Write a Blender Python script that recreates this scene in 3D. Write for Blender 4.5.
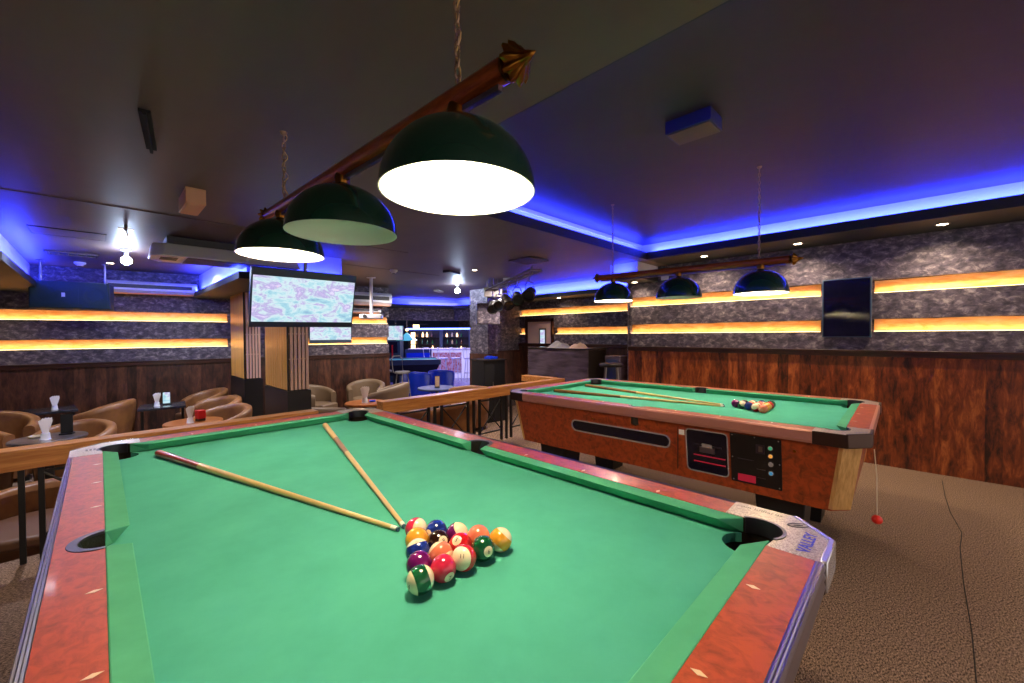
import bpy, bmesh, math, random
from mathutils import Vector, Matrix, Euler
from math import pi, sin, cos, radians as R
random.seed(7)
S = bpy.context.scene
for o in list(bpy.data.objects): bpy.data.objects.remove(o)
COL = S.collection
def hx(h, a=1):
    h = h.lstrip('#'); v = [int(h[i:i+2], 16)/255 for i in (0, 2, 4)]
    return tuple((c/12.92 if c <= .04045 else ((c+.055)/1.055)**2.4) for c in v) + (a,)
# ------------------------------------------------------------ camera
cam = bpy.data.cameras.new('camera'); co = bpy.data.objects.new('camera', cam); COL.objects.link(co)
cam.lens = 14.3006; cam.sensor_width = 36; cam.clip_start = .02
CAM = Vector((-.6021, -1.4044, 1.3315))
_y, _p, _r = .79247, -.016245, -.0058524
F = Vector((sin(_y)*cos(_p), cos(_y)*cos(_p), sin(_p))); _R = Vector((cos(_y), -sin(_y), 0)); _U = _R.cross(F)
RT = _R*cos(_r)+_U*sin(_r); UP = -_R*sin(_r)+_U*cos(_r)
co.matrix_world = Matrix((( RT.x, UP.x, -F.x, CAM.x), (RT.y, UP.y, -F.y, CAM.y), (RT.z, UP.z, -F.z, CAM.z), (0, 0, 0, 1)))
S.camera = co
# ------------------------------------------------------------ world, view, lights
S.view_settings.view_transform = 'Standard'; S.view_settings.look = 'None'
S.view_settings.gamma = 1; S.view_settings.use_curve_mapping = False
S.view_settings.exposure = .9
W = bpy.data.worlds.new('world'); S.world = W; W.use_nodes = True
W.node_tree.nodes['Background'].inputs[0].default_value = (.74, .64, .58, 1)
W.node_tree.nodes['Background'].inputs[1].default_value = .78
def light(name, kind, loc, energy, color, size=.1, size_y=None, rot=None, spot=None, parent=None, blend=.5):
    l = bpy.data.lights.new(name, kind); l.energy = energy; l.color = color
    if kind == 'AREA':
        l.size = size
        if size_y: l.shape = 'RECTANGLE'; l.size_y = size_y
    else: l.shadow_soft_size = size
    if kind == 'SPOT': l.spot_size = spot; l.spot_blend = blend
    o = bpy.data.objects.new(name, l); COL.objects.link(o); o.location = loc
    if rot: o.rotation_euler = rot
    if parent: o.parent = parent
    return o
BLUE = (.022, .036, 1.0); WARM = (1, .76, .48); AMBER = (1, .62, .26)
def strip(p0, p1, energy, color, aim, w=.02):
    """long thin lamp between two points, shining along aim"""
    p0, p1 = Vector(p0), Vector(p1); d = (p1-p0); L = d.length; x = d.normalized()
    z = -Vector(aim).normalized(); z = (z-x*z.dot(x)).normalized(); y = z.cross(x)
    o = light('led_strip_light', 'AREA', (0, 0, 0), energy*L, color, L, w)
    o.matrix_world = Matrix(((x.x, y.x, z.x, 0), (x.y, y.y, z.y, 0), (x.z, y.z, z.z, 0), (0, 0, 0, 1)))
    o.location = (p0+p1)/2
    return o
# blue cove strips (they lie on the lips of the ceiling coves)
PB = 17
strip((4.39, -3.4, 2.375), (4.39, 1.0, 2.375), PB, BLUE, (.25, 0, 1))
strip((.85, 1.11, 2.375), (4.3, 1.11, 2.375), PB*.7, BLUE, (0, .25, 1))
strip((.60, -3.4, 2.375), (.60, .95, 2.375), PB*.35, BLUE, (-.1, 0, 1))
strip((5.34, 1.75, 2.13), (5.34, 4.6, 2.13), PB, BLUE, (.6, 0, 1))
strip((4.25, 1.22, 2.15), (4.25, 1.5, 2.15), PB*.6, BLUE, (.6, 0, 1))
strip((.44, 3.6, 2.02), (.44, 6.3, 2.02), PB*.9, BLUE, (.5, 0, 1))
strip((.6, 3.53, 2.02), (1.5, 3.53, 2.02), PB*.5, BLUE, (0, .5, 1))
strip((-1.16, 4.2, 2.02), (-1.16, 6.5, 2.02), PB, BLUE, (-.5, 0, 1))
strip((4.65, 7.65, 2.14), (6.0, 7.28, 2.14), PB, BLUE, (.1, .5, 1))
strip((6.1, 7.2, 2.14), (6.3, 6.2, 2.14), PB, BLUE, (.5, .1, 1))
# added fill spots without fixtures, on the camera side and over the lounge
for x, y in ((-1.6, -2.2), (-2.2, 1.0), (1.4, -2.6)):
    light('fill_spot', 'SPOT', (x, y, 2.26), 30, (1, .85, .7), .05, rot=(0, 0, 0), spot=R(130), blend=1)
for x, y, w, c in ((-.9, 3.3, 34, (.95, .9, 1)), (.2, 5.2, 40, (.8, .85, 1)), (-1.6, 5.2, 34, (.85, .85, 1)), (1.9, 4.7, 40, (1, .88, .8)), (3.2, 5.2, 40, (1, .9, .85)), (2.9, 3.0, 30, (1, .85, .75)), (4.0, 3.3, 30, (1, .85, .8))):
    light('fill_spot', 'SPOT', (x, y, 2.26), w*1.9, c, .03, rot=(0, 0, 0), spot=R(150), blend=1)  # unseen spots added to brighten the lounge
# ------------------------------------------------------------ materials
M = {}
def mat(name, color, rough=.6, metal=0, bump=None, noise=None, emit=None, spec=.5, coat=0, sheen=0):
    m = bpy.data.materials.new(name); m.use_nodes = True; nt = m.node_tree; b = nt.nodes['Principled BSDF']
    c = hx(color) if isinstance(color, str) else color
    b.inputs['Base Color'].default_value = c; b.inputs['Roughness'].default_value = rough
    b.inputs['Metallic'].default_value = metal; b.inputs['Specular IOR Level'].default_value = spec
    b.inputs['Coat Weight'].default_value = coat; b.inputs['Coat Roughness'].default_value = .08
    tc = nt.nodes.new('ShaderNodeTexCoord')
    if noise:   # (scale, color2, detail, stretch(x,y,z), lo, hi[, distortion])
        mp = nt.nodes.new('ShaderNodeMapping'); mp.inputs['Scale'].default_value = noise[3]
        nt.links.new(tc.outputs['Object'], mp.inputs[0])
        n = nt.nodes.new('ShaderNodeTexNoise'); n.inputs['Scale'].default_value = noise[0]; n.inputs['Detail'].default_value = noise[2]
        n.inputs['Roughness'].default_value = .62
        if len(noise) > 6: n.inputs['Distortion'].default_value = noise[6]
        nt.links.new(mp.outputs[0], n.inputs['Vector'])
        cr = nt.nodes.new('ShaderNodeValToRGB'); e = cr.color_ramp.elements
        e[0].position = noise[4]; e[1].position = noise[5]; e[0].color = c; e[1].color = hx(noise[1])
        nt.links.new(n.outputs['Fac'], cr.inputs[0]); nt.links.new(cr.outputs[0], b.inputs['Base Color'])
    if bump:    # (scale, strength, distance)
        n2 = nt.nodes.new('ShaderNodeTexNoise'); n2.inputs['Scale'].default_value = bump[0]; n2.inputs['Detail'].default_value = 3
        nt.links.new(tc.outputs['Object'], n2.inputs['Vector'])
        bp = nt.nodes.new('ShaderNodeBump'); bp.inputs['Strength'].default_value = bump[1]; bp.inputs['Distance'].default_value = bump[2]
        nt.links.new(n2.outputs['Fac'], bp.inputs['Height']); nt.links.new(bp.outputs[0], b.inputs['Normal'])
    if emit:
        b.inputs['Emission Color'].default_value = hx(emit[0]) if isinstance(emit[0], str) else emit[0]
        b.inputs['Emission Strength'].default_value = emit[1]
    M[name] = m; return m
mat('cloth', '#429c86', .95, noise=(6, '#4ca892', 6, (1, 1, 1), .3, .75), bump=(900, .12, .001), spec=.15)
mat('cushion_cloth', '#469a76', .9, noise=(9, '#50a682', 4, (1, 1, 1), .3, .75), bump=(900, .12, .001), spec=.15)
mat('rail_wood', '#b24c2a', .42, noise=(26, '#6c2c18', 9, (1.5, 1, 1), .42, .8, 1.2), coat=.03)
mat('cabinet_wood', '#a8481c', .42, noise=(26, '#64280e', 8, (1, 1, 1), .4, .72, .8), coat=.2)
mat('alu', '#9c98a8', .28, 1)
mat('chrome_shaded', '#4c3c36', .38, .9)  # shade and brown wood reflections put into the chrome colour
mat('alu_dark', '#55505c', .35, .9)
mat('chrome', '#e4e4e8', .25, .7)
mat('rail_trim', '#c88c7c', .32, .35)
mat('cast', '#cfc2b8', .36, .45, noise=(260, '#9a8c86', 3, (1, 1, 1), .4, .6), bump=(300, .5, .001))
mat('brass_panel', '#e0b474', .42, .3, noise=(2, '#b88c50', 4, (40, 40, .3), .3, .7))
mat('brass', '#8a5a20', .28, 1)
mat('copper', '#cc6a2c', .3, .5, noise=(8, '#94441a', 4, (8, 1, 8), .35, .65))
mat('black', '#0c0c0e', .45)
mat('black_matte', '#100e0e', .8)
mat('pocket', '#1e1a14', .5, bump=(120, .6, .004))
mat('rubber', '#090909', .6)
mat('inlay', '#e8d8b8', .4)
mat('cream', '#f2e2bc', .12, coat=.6)
mat('blue_ink', '#2030c8', .3)
mat('dark_ink', '#2a2228', .4)
mat('cue_wood', '#d8b070', .35, coat=.4)
mat('cue_butt', '#a03820', .3, coat=.5)
mat('cue_brown', '#94602f', .3, coat=.4)
mat('cue_tip', '#3a5a6a', .7)
mat('ferrule', '#ece4d4', .4)
mat('shade_green', '#12362a', .22, coat=.4)
mat('shade_white', '#e6e4d8', .6)
mat('bulb', '#ffffff', .5, emit=((1, .93, .82, 1), 30))
mat('bulb_off', '#d8d8d0', .3)
mat('steel', '#8c8682', .35, 1)
mat('chain', '#a8866c', .4, .5)
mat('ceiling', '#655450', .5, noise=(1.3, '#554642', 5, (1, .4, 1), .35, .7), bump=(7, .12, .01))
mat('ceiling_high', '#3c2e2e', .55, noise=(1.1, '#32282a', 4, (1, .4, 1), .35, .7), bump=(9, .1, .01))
mat('cove', '#b4b4c8', .75, bump=(40, .35, .006))
mat('lip', '#121218', .5)
mat('led_amber', (1, .62, .25, 1), .5, emit=((1, .72, .34, 1), 2.5))
mat('stone', '#e89c50', .45, noise=(5, '#f8cc90', 10, (1, 1, 3), .35, .7, 1.2))
mat('rail_dark', '#2e160e', .35, noise=(5, '#4a2416', 6, (1, 1, 8), .4, .7), coat=.3)
mat('leather', '#96663a', .4, noise=(6, '#74492a', 5, (1, 1, 1), .35, .7), bump=(160, .15, .002))
mat('leather_in', '#6c4a34', .45, bump=(160, .15, .002))
mat('leather_grey', '#6e5a44', .5, bump=(160, .15, .002))
mat('beam_wood', '#a8642c', .3, noise=(3, '#d89c58', 8, (1, 14, 14), .35, .7, .6), coat=.08)
mat('table_orange', '#b06420', .3, noise=(4, '#8a4a18', 6, (1, 6, 1), .35, .7), coat=.4)
mat('table_marble', '#6a625e', .3, noise=(9, '#2c2a30', 9, (1, 1, 1), .4, .65, 1.2), coat=.5)
mat('table_dark', '#23242c', .25, noise=(9, '#4a4c58', 8, (1, 1, 1), .45, .7), coat=.4)
mat('table_blue', '#2c3c60', .5)
mat('paper', '#eae4e0', .7)
mat('plastic_white', '#dcdce2', .4)
mat('ac_dark', '#3a3c40', .5)
mat('plastic_red', '#c01820', .35)
mat('plastic_blue', '#1438c8', .3)
mat('speaker', '#10303a', .7)
mat('glass_black', '#0b0b22', .06, coat=.5)
mat('desk', '#5a4c58', .42, noise=(3, '#2c2228', 5, (1, 1, 6), .4, .7))
mat('desk_dark', '#1a110c', .5)
mat('slat_bronze', '#f0b460', .3, .15, noise=(3, '#c08434', 5, (30, 30, .4), .4, .7))
mat('slat_pink', '#f0ccbc', .4, .1)
mat('slat_back', '#241a18', .5)
mat('blue_paint', '#2a3a5a', .5)
mat('violet_floor', '#8a84a8', .25, noise=(2, '#6a6090', 4, (1, 1, 1), .4, .7))
mat('red_ball', '#d8281c', .3)
mat('cord', '#c8b8a0', .6)
mat('button_green', '#2a9c78', .3, emit=('#2a9c78', .4)); mat('button_amber', '#e8a040', .3, emit=('#e8a040', .4)); mat('button_blue', '#2080b0', .3, emit=('#2080b0', .4))
mat('red_glow', '#98182c', .3, emit=('#ff3858', .08))
mat('orange_box', '#e0a07c', .5)
mat('box_navy', '#26264c', .5)
mat('grille', '#4a4644', .6)
mat('spot_white', '#ffffff', .5, emit=((.75, .88, 1, 1), 60))
mat('downlight_glow', '#ffffff', .5, emit=((1, .8, .5, 1), 14))
mat('amber_glow', '#ffb060', .5, emit=((1, .62, .3, 1), 2.2))
mat('bar_led', '#6080ff', .5, emit=((.12, .2, 1, 1), 4))
mat('bar_white', '#d8d4f0', .5, emit=((.8, .75, 1, 1), .25))
mat('glass_bottle', '#5a3a20', .15, coat=.5); mat('glass_green', '#1c5a34', .15, coat=.5); mat('glass_clear', '#c8b898', .15, coat=.5)
mat('poster', '#d86a60', .6, noise=(14, '#f0d8d0', 5, (1, 1, 1), .4, .62))
mat('fabric_grey', '#8a8480', .9, bump=(60, .5, .01)); mat('fabric_tan', '#c0a080', .9, bump=(60, .5, .01)); mat('fabric_dark', '#2c2c34', .9)
mat('screen_glass', '#1a2028', .15)
mat('bezel', '#3a4c60', .3)
def mix_nodes(m):
    nt = m.node_tree; return nt, nt.nodes['Principled BSDF'], nt.nodes.new('ShaderNodeTexCoord')
def wallpaper():
    m = mat('wallpaper', '#2c2630', .55, spec=.35); nt, b, tc = mix_nodes(m)
    mp = nt.nodes.new('ShaderNodeMapping'); mp.inputs['Scale'].default_value = (1, 1, 1.5); nt.links.new(tc.outputs['Object'], mp.inputs[0])
    n = nt.nodes.new('ShaderNodeTexNoise'); n.inputs['Scale'].default_value = 12; n.inputs['Detail'].default_value = 9; n.inputs['Roughness'].default_value = .68; n.inputs['Distortion'].default_value = .45
    nt.links.new(mp.outputs[0], n.inputs['Vector'])
    cr = nt.nodes.new('ShaderNodeValToRGB'); e = cr.color_ramp.elements
    e[0].position = .40; e[0].color = hx('#403a44'); e[1].position = .68; e[1].color = hx('#a89c9c')
    k = e.new(.53); k.color = hx('#645a64')
    nt.links.new(n.outputs['Fac'], cr.inputs[0]); nt.links.new(cr.outputs[0], b.inputs['Base Color'])
    bp = nt.nodes.new('ShaderNodeBump'); bp.inputs['Strength'].default_value = .3; bp.inputs['Distance'].default_value = .004
    nt.links.new(n.outputs['Fac'], bp.inputs['Height']); nt.links.new(bp.outputs[0], b.inputs['Normal'])
wallpaper()
def wainscot(name, c1, c2, c3):
    m = mat(name, c1, .34, coat=.25); nt, b, tc = mix_nodes(m)
    sx = nt.nodes.new('ShaderNodeSeparateXYZ'); nt.links.new(tc.outputs['Object'], sx.inputs[0])
    mul = nt.nodes.new('ShaderNodeMath'); mul.operation = 'MULTIPLY'; mul.inputs[1].default_value = 1/.105; nt.links.new(sx.outputs[0], mul.inputs[0])
    fl = nt.nodes.new('ShaderNodeMath'); fl.operation = 'FLOOR'; nt.links.new(mul.outputs[0], fl.inputs[0])
    wn = nt.nodes.new('ShaderNodeTexWhiteNoise'); wn.noise_dimensions = '1D'; nt.links.new(fl.outputs[0], wn.inputs['W'])
    mp = nt.nodes.new('ShaderNodeMapping'); mp.inputs['Scale'].default_value = (13, 13, 3.2); nt.links.new(tc.outputs['Object'], mp.inputs[0])
    n = nt.nodes.new('ShaderNodeTexNoise'); n.inputs['Scale'].default_value = 1.6; n.inputs['Detail'].default_value = 10; n.inputs['Roughness'].default_value = .7; n.inputs['Distortion'].default_value = .5
    nt.links.new(mp.outputs[0], n.inputs['Vector'])
    ad = nt.nodes.new('ShaderNodeMath'); ad.operation = 'MULTIPLY_ADD'; ad.inputs[1].default_value = .22; nt.links.new(wn.outputs['Value'], ad.inputs[0]); nt.links.new(n.outputs['Fac'], ad.inputs[2])
    cr = nt.nodes.new('ShaderNodeValToRGB'); e = cr.color_ramp.elements
    e[0].position = .42; e[0].color = hx(c1); e[1].position = .84; e[1].color = hx(c3); k = e.new(.62); k.color = hx(c2)
    nt.links.new(ad.outputs[0], cr.inputs[0]); nt.links.new(cr.outputs[0], b.inputs['Base Color'])
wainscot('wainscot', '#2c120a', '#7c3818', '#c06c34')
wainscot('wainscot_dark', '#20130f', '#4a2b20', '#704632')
def carpet():
    m = mat('carpet', '#4a3a2c', .97, spec=.1); nt, b, tc = mix_nodes(m)
    n = nt.nodes.new('ShaderNodeTexNoise'); n.inputs['Scale'].default_value = 175; n.inputs['Detail'].default_value = 4; n.inputs['Roughness'].default_value = .8
    mp = nt.nodes.new('ShaderNodeMapping'); mp.inputs['Scale'].default_value = (.45, 1, 1); mp.inputs['Rotation'].default_value = (0, 0, .8)
    nt.links.new(tc.outputs['Object'], mp.inputs[0]); nt.links.new(mp.outputs[0], n.inputs['Vector'])
    cr = nt.nodes.new('ShaderNodeValToRGB'); e = cr.color_ramp.elements
    e[0].position = .40; e[0].color = hx('#33251e'); e[1].position = .62; e[1].color = hx('#bc9c82')
    nt.links.new(n.outputs['Fac'], cr.inputs[0]); nt.links.new(cr.outputs[0], b.inputs['Base Color'])
    bp = nt.nodes.new('ShaderNodeBump'); bp.inputs['Strength'].default_value = .6; bp.inputs['Distance'].default_value = .004
    nt.links.new(n.outputs['Fac'], bp.inputs['Height']); nt.links.new(bp.outputs[0], b.inputs['Normal'])
carpet()
def screen(name, seed, strength):
    m = mat(name, '#000000', .2); nt, b, tc = mix_nodes(m)
    mp = nt.nodes.new('ShaderNodeMapping'); mp.inputs['Location'].default_value = (seed, seed*2, 0); mp.inputs['Scale'].default_value = (3.0, 1, 6)
    nt.links.new(tc.outputs['Object'], mp.inputs[0])
    n = nt.nodes.new('ShaderNodeTexNoise'); n.inputs['Scale'].default_value = 1.8; n.inputs['Detail'].default_value = 9; n.inputs['Roughness'].default_value = .66; n.inputs['Distortion'].default_value = .5
    nt.links.new(mp.outputs[0], n.inputs['Vector'])
    cr = nt.nodes.new('ShaderNodeValToRGB'); e = cr.color_ramp.elements
    e[0].position = .3; e[0].color = hx('#86a4cc'); e[1].position = .72; e[1].color = hx('#ffd8d8')
    for p, c in ((.42, '#a8d8e8'), (.5, '#d8f0f4'), (.58, '#b8a8e0'), (.65, '#e8e0ff')): k = e.new(p); k.color = hx(c)
    nt.links.new(n.outputs['Fac'], cr.inputs[0]); nt.links.new(cr.outputs[0], b.inputs['Emission Color']); b.inputs['Emission Strength'].default_value = strength
screen('screen_a', 1.0, .56); screen('screen_b', 4.2, .55)
def ballmat(name, c, stripe):
    m = mat(name, c, .1, coat=.7)
    if stripe:
        nt, b, tc = mix_nodes(m); sx = nt.nodes.new('ShaderNodeSeparateXYZ'); nt.links.new(tc.outputs['Object'], sx.inputs[0])
        ab = nt.nodes.new('ShaderNodeMath'); ab.operation = 'ABSOLUTE'; nt.links.new(sx.outputs[2], ab.inputs[0])
        gt = nt.nodes.new('ShaderNodeMath'); gt.operation = 'GREATER_THAN'; gt.inputs[1].default_value = .0142; nt.links.new(ab.outputs[0], gt.inputs[0])
        mx = nt.nodes.new('ShaderNodeMix'); mx.data_type = 'RGBA'; nt.links.new(gt.outputs[0], mx.inputs['Factor'])
        mx.inputs['A'].default_value = hx(c); mx.inputs['B'].default_value = hx('#f2e2bc'); nt.links.new(mx.outputs['Result'], b.inputs['Base Color'])
BC = {1: '#e8a030', 2: '#182c80', 3: '#c41c20', 4: '#6a1460', 5: '#e07a58', 6: '#0e5030', 7: '#c82848', 8: '#2a140c'}
for k, c in BC.items(): ballmat('ball_%d' % k, c, False); ballmat('stripe_%d' % k, c, True)
ANG1 = 0
# ------------------------------------------------------------ mesh helpers
I4 = Matrix.Identity(4)
def T(x=0, y=0, z=0): return Matrix.Translation((x, y, z))
def RX(a): return Matrix.Rotation(a, 4, 'X')
def RY(a): return Matrix.Rotation(a, 4, 'Y')
def RZ(a): return Matrix.Rotation(a, 4, 'Z')
def along(p0, p1):
    d = Vector(p1)-Vector(p0); q = Vector((0, 0, 1)).rotation_difference(d.normalized())
    return Matrix.Translation(p0) @ q.to_matrix().to_4x4(), d.length
class MB:
    def __init__(s): s.v = []; s.f = []; s.m = []; s.mats = []
    def mi(s, m):
        if m not in s.mats: s.mats.append(m)
        return s.mats.index(m)
    def add(s, vs, fs, m, X=I4):
        b = len(s.v); s.v += [tuple(X @ Vector(p)) for p in vs]; i = s.mi(m)
        for f in fs: s.f.append([b+k for k in f]); s.m.append(i)
        return s
    def box(s, x0, x1, y0, y1, z0, z1, m, X=I4):
        vs = [(x, y, z) for z in (z0, z1) for x, y in ((x0, y0), (x1, y0), (x1, y1), (x0, y1))]
        return s.add(vs, [(3, 2, 1, 0), (4, 5, 6, 7), (0, 1, 5, 4), (1, 2, 6, 5), (2, 3, 7, 6), (3, 0, 4, 7)], m, X)
    def prism(s, pts, z0, z1, m, X=I4, pts2=None, caps=True):
        n = len(pts); p2 = pts2 or pts
        vs = [(x, y, z0) for x, y in pts]+[(x, y, z1) for x, y in p2]
        fs = [(i, (i+1) % n, n+(i+1) % n, n+i) for i in range(n)]
        if caps: fs += [tuple(range(n-1, -1, -1)), tuple(range(n, 2*n))]
        return s.add(vs, fs, m, X)
    def lathe(s, prof, m, n=24, X=I4, a0=0, a1=2*pi):
        full = abs(a1-a0-2*pi) < 1e-6; k = n if full else n+1; vs = []; fs = []
        for i in range(k):
            a = a0+(a1-a0)*i/n
            for r, z in prof: vs.append((r*cos(a), r*sin(a), z))
        p = len(prof)
        for i in range(n):
            j = (i+1) % k
            for q in range(p-1): fs.append((i*p+q, j*p+q, j*p+q+1, i*p+q+1))
        return s.add(vs, fs, m, X)
    def cyl(s, p0, p1, r, m, n=12, r2=None):
        X, L = along(p0, p1); r2 = r if r2 is None else r2
        return s.lathe([(0, 0), (r, 0), (r2, L), (0, L)], m, n, X)
    def tube(s, pts, r, m, n=8, closed=False):
        P = [Vector(p) for p in pts]; N = len(P); vs = []; fs = []
        for i, p in enumerate(P):
            a = P[(i-1) % N] if (i or closed) else P[0]; b = P[(i+1) % N] if (i < N-1 or closed) else P[-1]
            t = (b-a).normalized(); u = t.cross(Vector((0, 0, 1)))
            if u.length < .15: u = t.cross(Vector((0, 1, 0)))
            u.normalize(); w = t.cross(u)
            rr = r[i] if isinstance(r, (list, tuple)) else r
            for k in range(n): vs.append(tuple(p+(u*cos(2*pi*k/n)+w*sin(2*pi*k/n))*rr))
        for i in range(N if closed else N-1):
            j = (i+1) % N
            for k in range(n): fs.append((i*n+k, i*n+(k+1) % n, j*n+(k+1) % n, j*n+k))
        if not closed: fs += [tuple(range(n-1, -1, -1)), tuple((N-1)*n+k for k in range(n))]
        return s.add(vs, fs, m)
    def ball(s, c, r, m, n=16, sc=(1, 1, 1)):
        prof = [(r*sin(pi*i/n), -r*cos(pi*i/n)) for i in range(n+1)]
        return s.lathe(prof, m, n*2, T(*c) @ Matrix.Diagonal((sc[0], sc[1], sc[2], 1)))
    def build(s, name, parent=None, loc=(0, 0, 0), rot=(0, 0, 0), bevel=0, smooth=35, seg=2):
        me = bpy.data.meshes.new(name); me.from_pydata(s.v, [], s.f)
        for k in s.mats: me.materials.append(M[k])
        me.polygons.foreach_set('material_index', s.m)
        bm = bmesh.new(); bm.from_mesh(me); bmesh.ops.remove_doubles(bm, verts=bm.verts, dist=1e-6)
        bmesh.ops.recalc_face_normals(bm, faces=bm.faces); bm.to_mesh(me); bm.free()
        if smooth: me.shade_smooth(); me.set_sharp_from_angle(angle=R(smooth))
        o = bpy.data.objects.new(name, me); COL.objects.link(o); o.location = loc; o.rotation_euler = rot
        if parent: o.parent = parent
        if bevel:
            b = o.modifiers.new('bevel', 'BEVEL'); b.width = bevel; b.segments = seg; b.limit_method = 'ANGLE'; b.angle_limit = R(40)
        return o
def thing(name, label, cat, loc=(0, 0, 0), rz=0, group=None, rot=None):
    o = bpy.data.objects.new(name, None); COL.objects.link(o); o.empty_display_size = .1
    o.location = loc; o.rotation_euler = rot or (0, 0, rz); o['label'] = label; o['category'] = cat
    if group: o['group'] = group
    return o
def tag(o, label, cat, group=None):
    o['label'] = label; o['category'] = cat
    if group: o['group'] = group
    return o
def struct(o): o['kind'] = 'structure'; return o
def dup(root, loc, rz, label, group=None, rot=None):
    r = root.copy(); COL.objects.link(r); r.location = loc; r.rotation_euler = rot or (0, 0, rz); r['label'] = label
    if group: r['group'] = group
    for c in list(root.children):
        d = c.copy(); COL.objects.link(d); d.parent = r
        for g in c.children:
            h = g.copy(); COL.objects.link(h); h.parent = d
    return r
def text_mesh(s, size):
    cu = bpy.data.curves.new('txt', 'FONT'); cu.body = s; cu.size = size; cu.align_x = 'CENTER'; cu.align_y = 'CENTER'; cu.resolution_u = 2
    o = bpy.data.objects.new('txt', cu); COL.objects.link(o); bpy.context.view_layer.update()
    me = bpy.data.meshes.new_from_object(o.evaluated_get(bpy.context.evaluated_depsgraph_get()))
    vs = [tuple(v.co) for v in me.vertices]; fs = [tuple(p.vertices) for p in me.polygons]
    bpy.data.objects.remove(o); bpy.data.curves.remove(cu); bpy.data.meshes.remove(me)
    return vs, fs
def arc(cx, cy, r, a0, a1, n, ry=None):
    ry = r if ry is None else ry
    return [(cx+r*cos(R(a0+(a1-a0)*i/n)), cy+ry*sin(R(a0+(a1-a0)*i/n))) for i in range(n+1)]
# ------------------------------------------------------------ the room
FL = -.17                       # floor of the lounge, one step below the pool area
LOW, HIGH = 2.28, 2.50          # lower ceiling and recessed ceiling
b = MB().box(-3.6, 5.0, -3.8, 2.42, -.3, 0, 'carpet'); struct(b.build('floor'))
b = MB().box(-3.6, 6.0, 2.42, 9, -.4, FL, 'carpet'); struct(b.build('floor_lounge'))
b = MB().box(3.3, 16, 6.45, 22, -.39, FL+.004, 'violet_floor'); struct(b.build('floor_bar'))
b = MB()
b.tube([(4.7, -1.6, .0), (4.2, -1.6, .0), (3.8, -1.61, 0), (3.4, -1.645, .0), (3.1, -1.62, 0), (2.6, -1.605, .0), (2.1, -1.60, 0), (1.7, -1.585, .0), (.9, -1.6, .0)], .0022, 'black_matte', 6); struct(b.build('trim_1'))
b = MB().box(-3.6, .67, -3.8, 1.02, LOW, 2.36, 'ceiling').box(-3.6, 16, 1.02, 22, LOW, 2.36, 'ceiling')
b.box(4.30, 5.0, -3.8, 1.02, LOW, 2.36, 'lip')
struct(b.build('ceiling', smooth=0))
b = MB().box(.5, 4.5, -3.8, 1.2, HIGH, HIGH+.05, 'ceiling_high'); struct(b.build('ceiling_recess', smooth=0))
b = MB().box(4.45, 4.52, -3.8, 1.2, 2.36, HIGH, 'cove').box(.45, 4.52, 1.17, 1.24, 2.36, HIGH, 'cove').box(.45, .52, -3.8, 1.2, 2.36, HIGH, 'cove')
b.box(.52, 4.45, 1.145, 1.17, 2.465, HIGH, 'cove'); struct(b.build('trim_2', smooth=0))
b = MB().box(.67, 4.30, 1.014, 1.02, LOW, 2.37, 'lip').box(4.294, 4.30, -3.8, 1.014, LOW, 2.37, 'lip').box(.67, .676, -3.8, 1.014, LOW, 2.37, 'lip'); struct(b.build('trim_3', smooth=0))
# walls built as bands of wallpaper with lit niches between them
NZ = [(1.345, 1.475), (1.735, 1.87)]
NCH = [0]
def banded_wall(name, ox, oy, ang, L, z0, top, dz, wains, niches, trimn, cuts=(), rail=True):
    X = T(ox, oy, 0) @ RZ(ang); q = (0, 0, ang)
    b = MB(); zs = [z0]+[v+dz for n in NZ for v in n]+[top]
    for i in range(0, 6, 2): b.box(0, L, 0, .09, zs[i], zs[i+1], 'wallpaper')
    b.box(0, L, .07, .12, zs[1], zs[4], 'wallpaper')
    struct(b.build(name, loc=(ox, oy, 0), rot=q, smooth=0))
    b = MB().box(0, L, -.025, .0, z0, 1.09+dz, wains); struct(b.build('trim_%d' % trimn, loc=(ox, oy, 0), rot=q, smooth=0))
    b = MB().box(0, L, -.05, .0, 1.09+dz, 1.15+dz, 'rail_dark').box(0, L, -.06, 0, 1.14+dz, 1.155+dz, 'rail_dark'); struct(b.build('trim_%d' % (trimn+1), loc=(ox, oy, 0), rot=q, bevel=.004))
    for k, (a, c) in enumerate(NZ):
        for (x0, x1, lab) in niches[k]:
            t = thing('lit_wall_niche', lab, 'wall light', (ox, oy, 0), ang, 'amber lit niches in the wallpapered walls' if False else None)
            b = MB().box(x0, x1, .058, .069, a+dz, c+dz, 'stone'); b.build('stone_panel', t, smooth=0)
            # ragged upper edge of the stone veneer
            b = MB(); x = x0; P = []
            while x < x1: P.append((x, random.uniform(.0005, .009))); x += random.uniform(.04, .22)
            P.append((x1, .002)); n = len(P)
            b.add([(x, .057, c+dz) for x, h_ in P]+[(x, .054, c+dz-h_) for x, h_ in P], [(k_, k_+1, n+k_+1, n+k_) for k_ in range(n-1)], 'rail_dark'); b.build('ragged_edge', t, smooth=0)
            b = MB().box(x0, x1, .01, .02, a+dz, a+dz+.006, 'led_amber'); b.build('led_strip', t, smooth=0)
            p0 = X @ Vector((x0+.01, .014, a+dz+.012)); p1 = X @ Vector((x1-.01, .014, a+dz+.012))
            aim = X.to_3x3() @ Vector((0, .8, 1)); strip(p0, p1, .62, AMBER, aim, .012)
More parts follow.
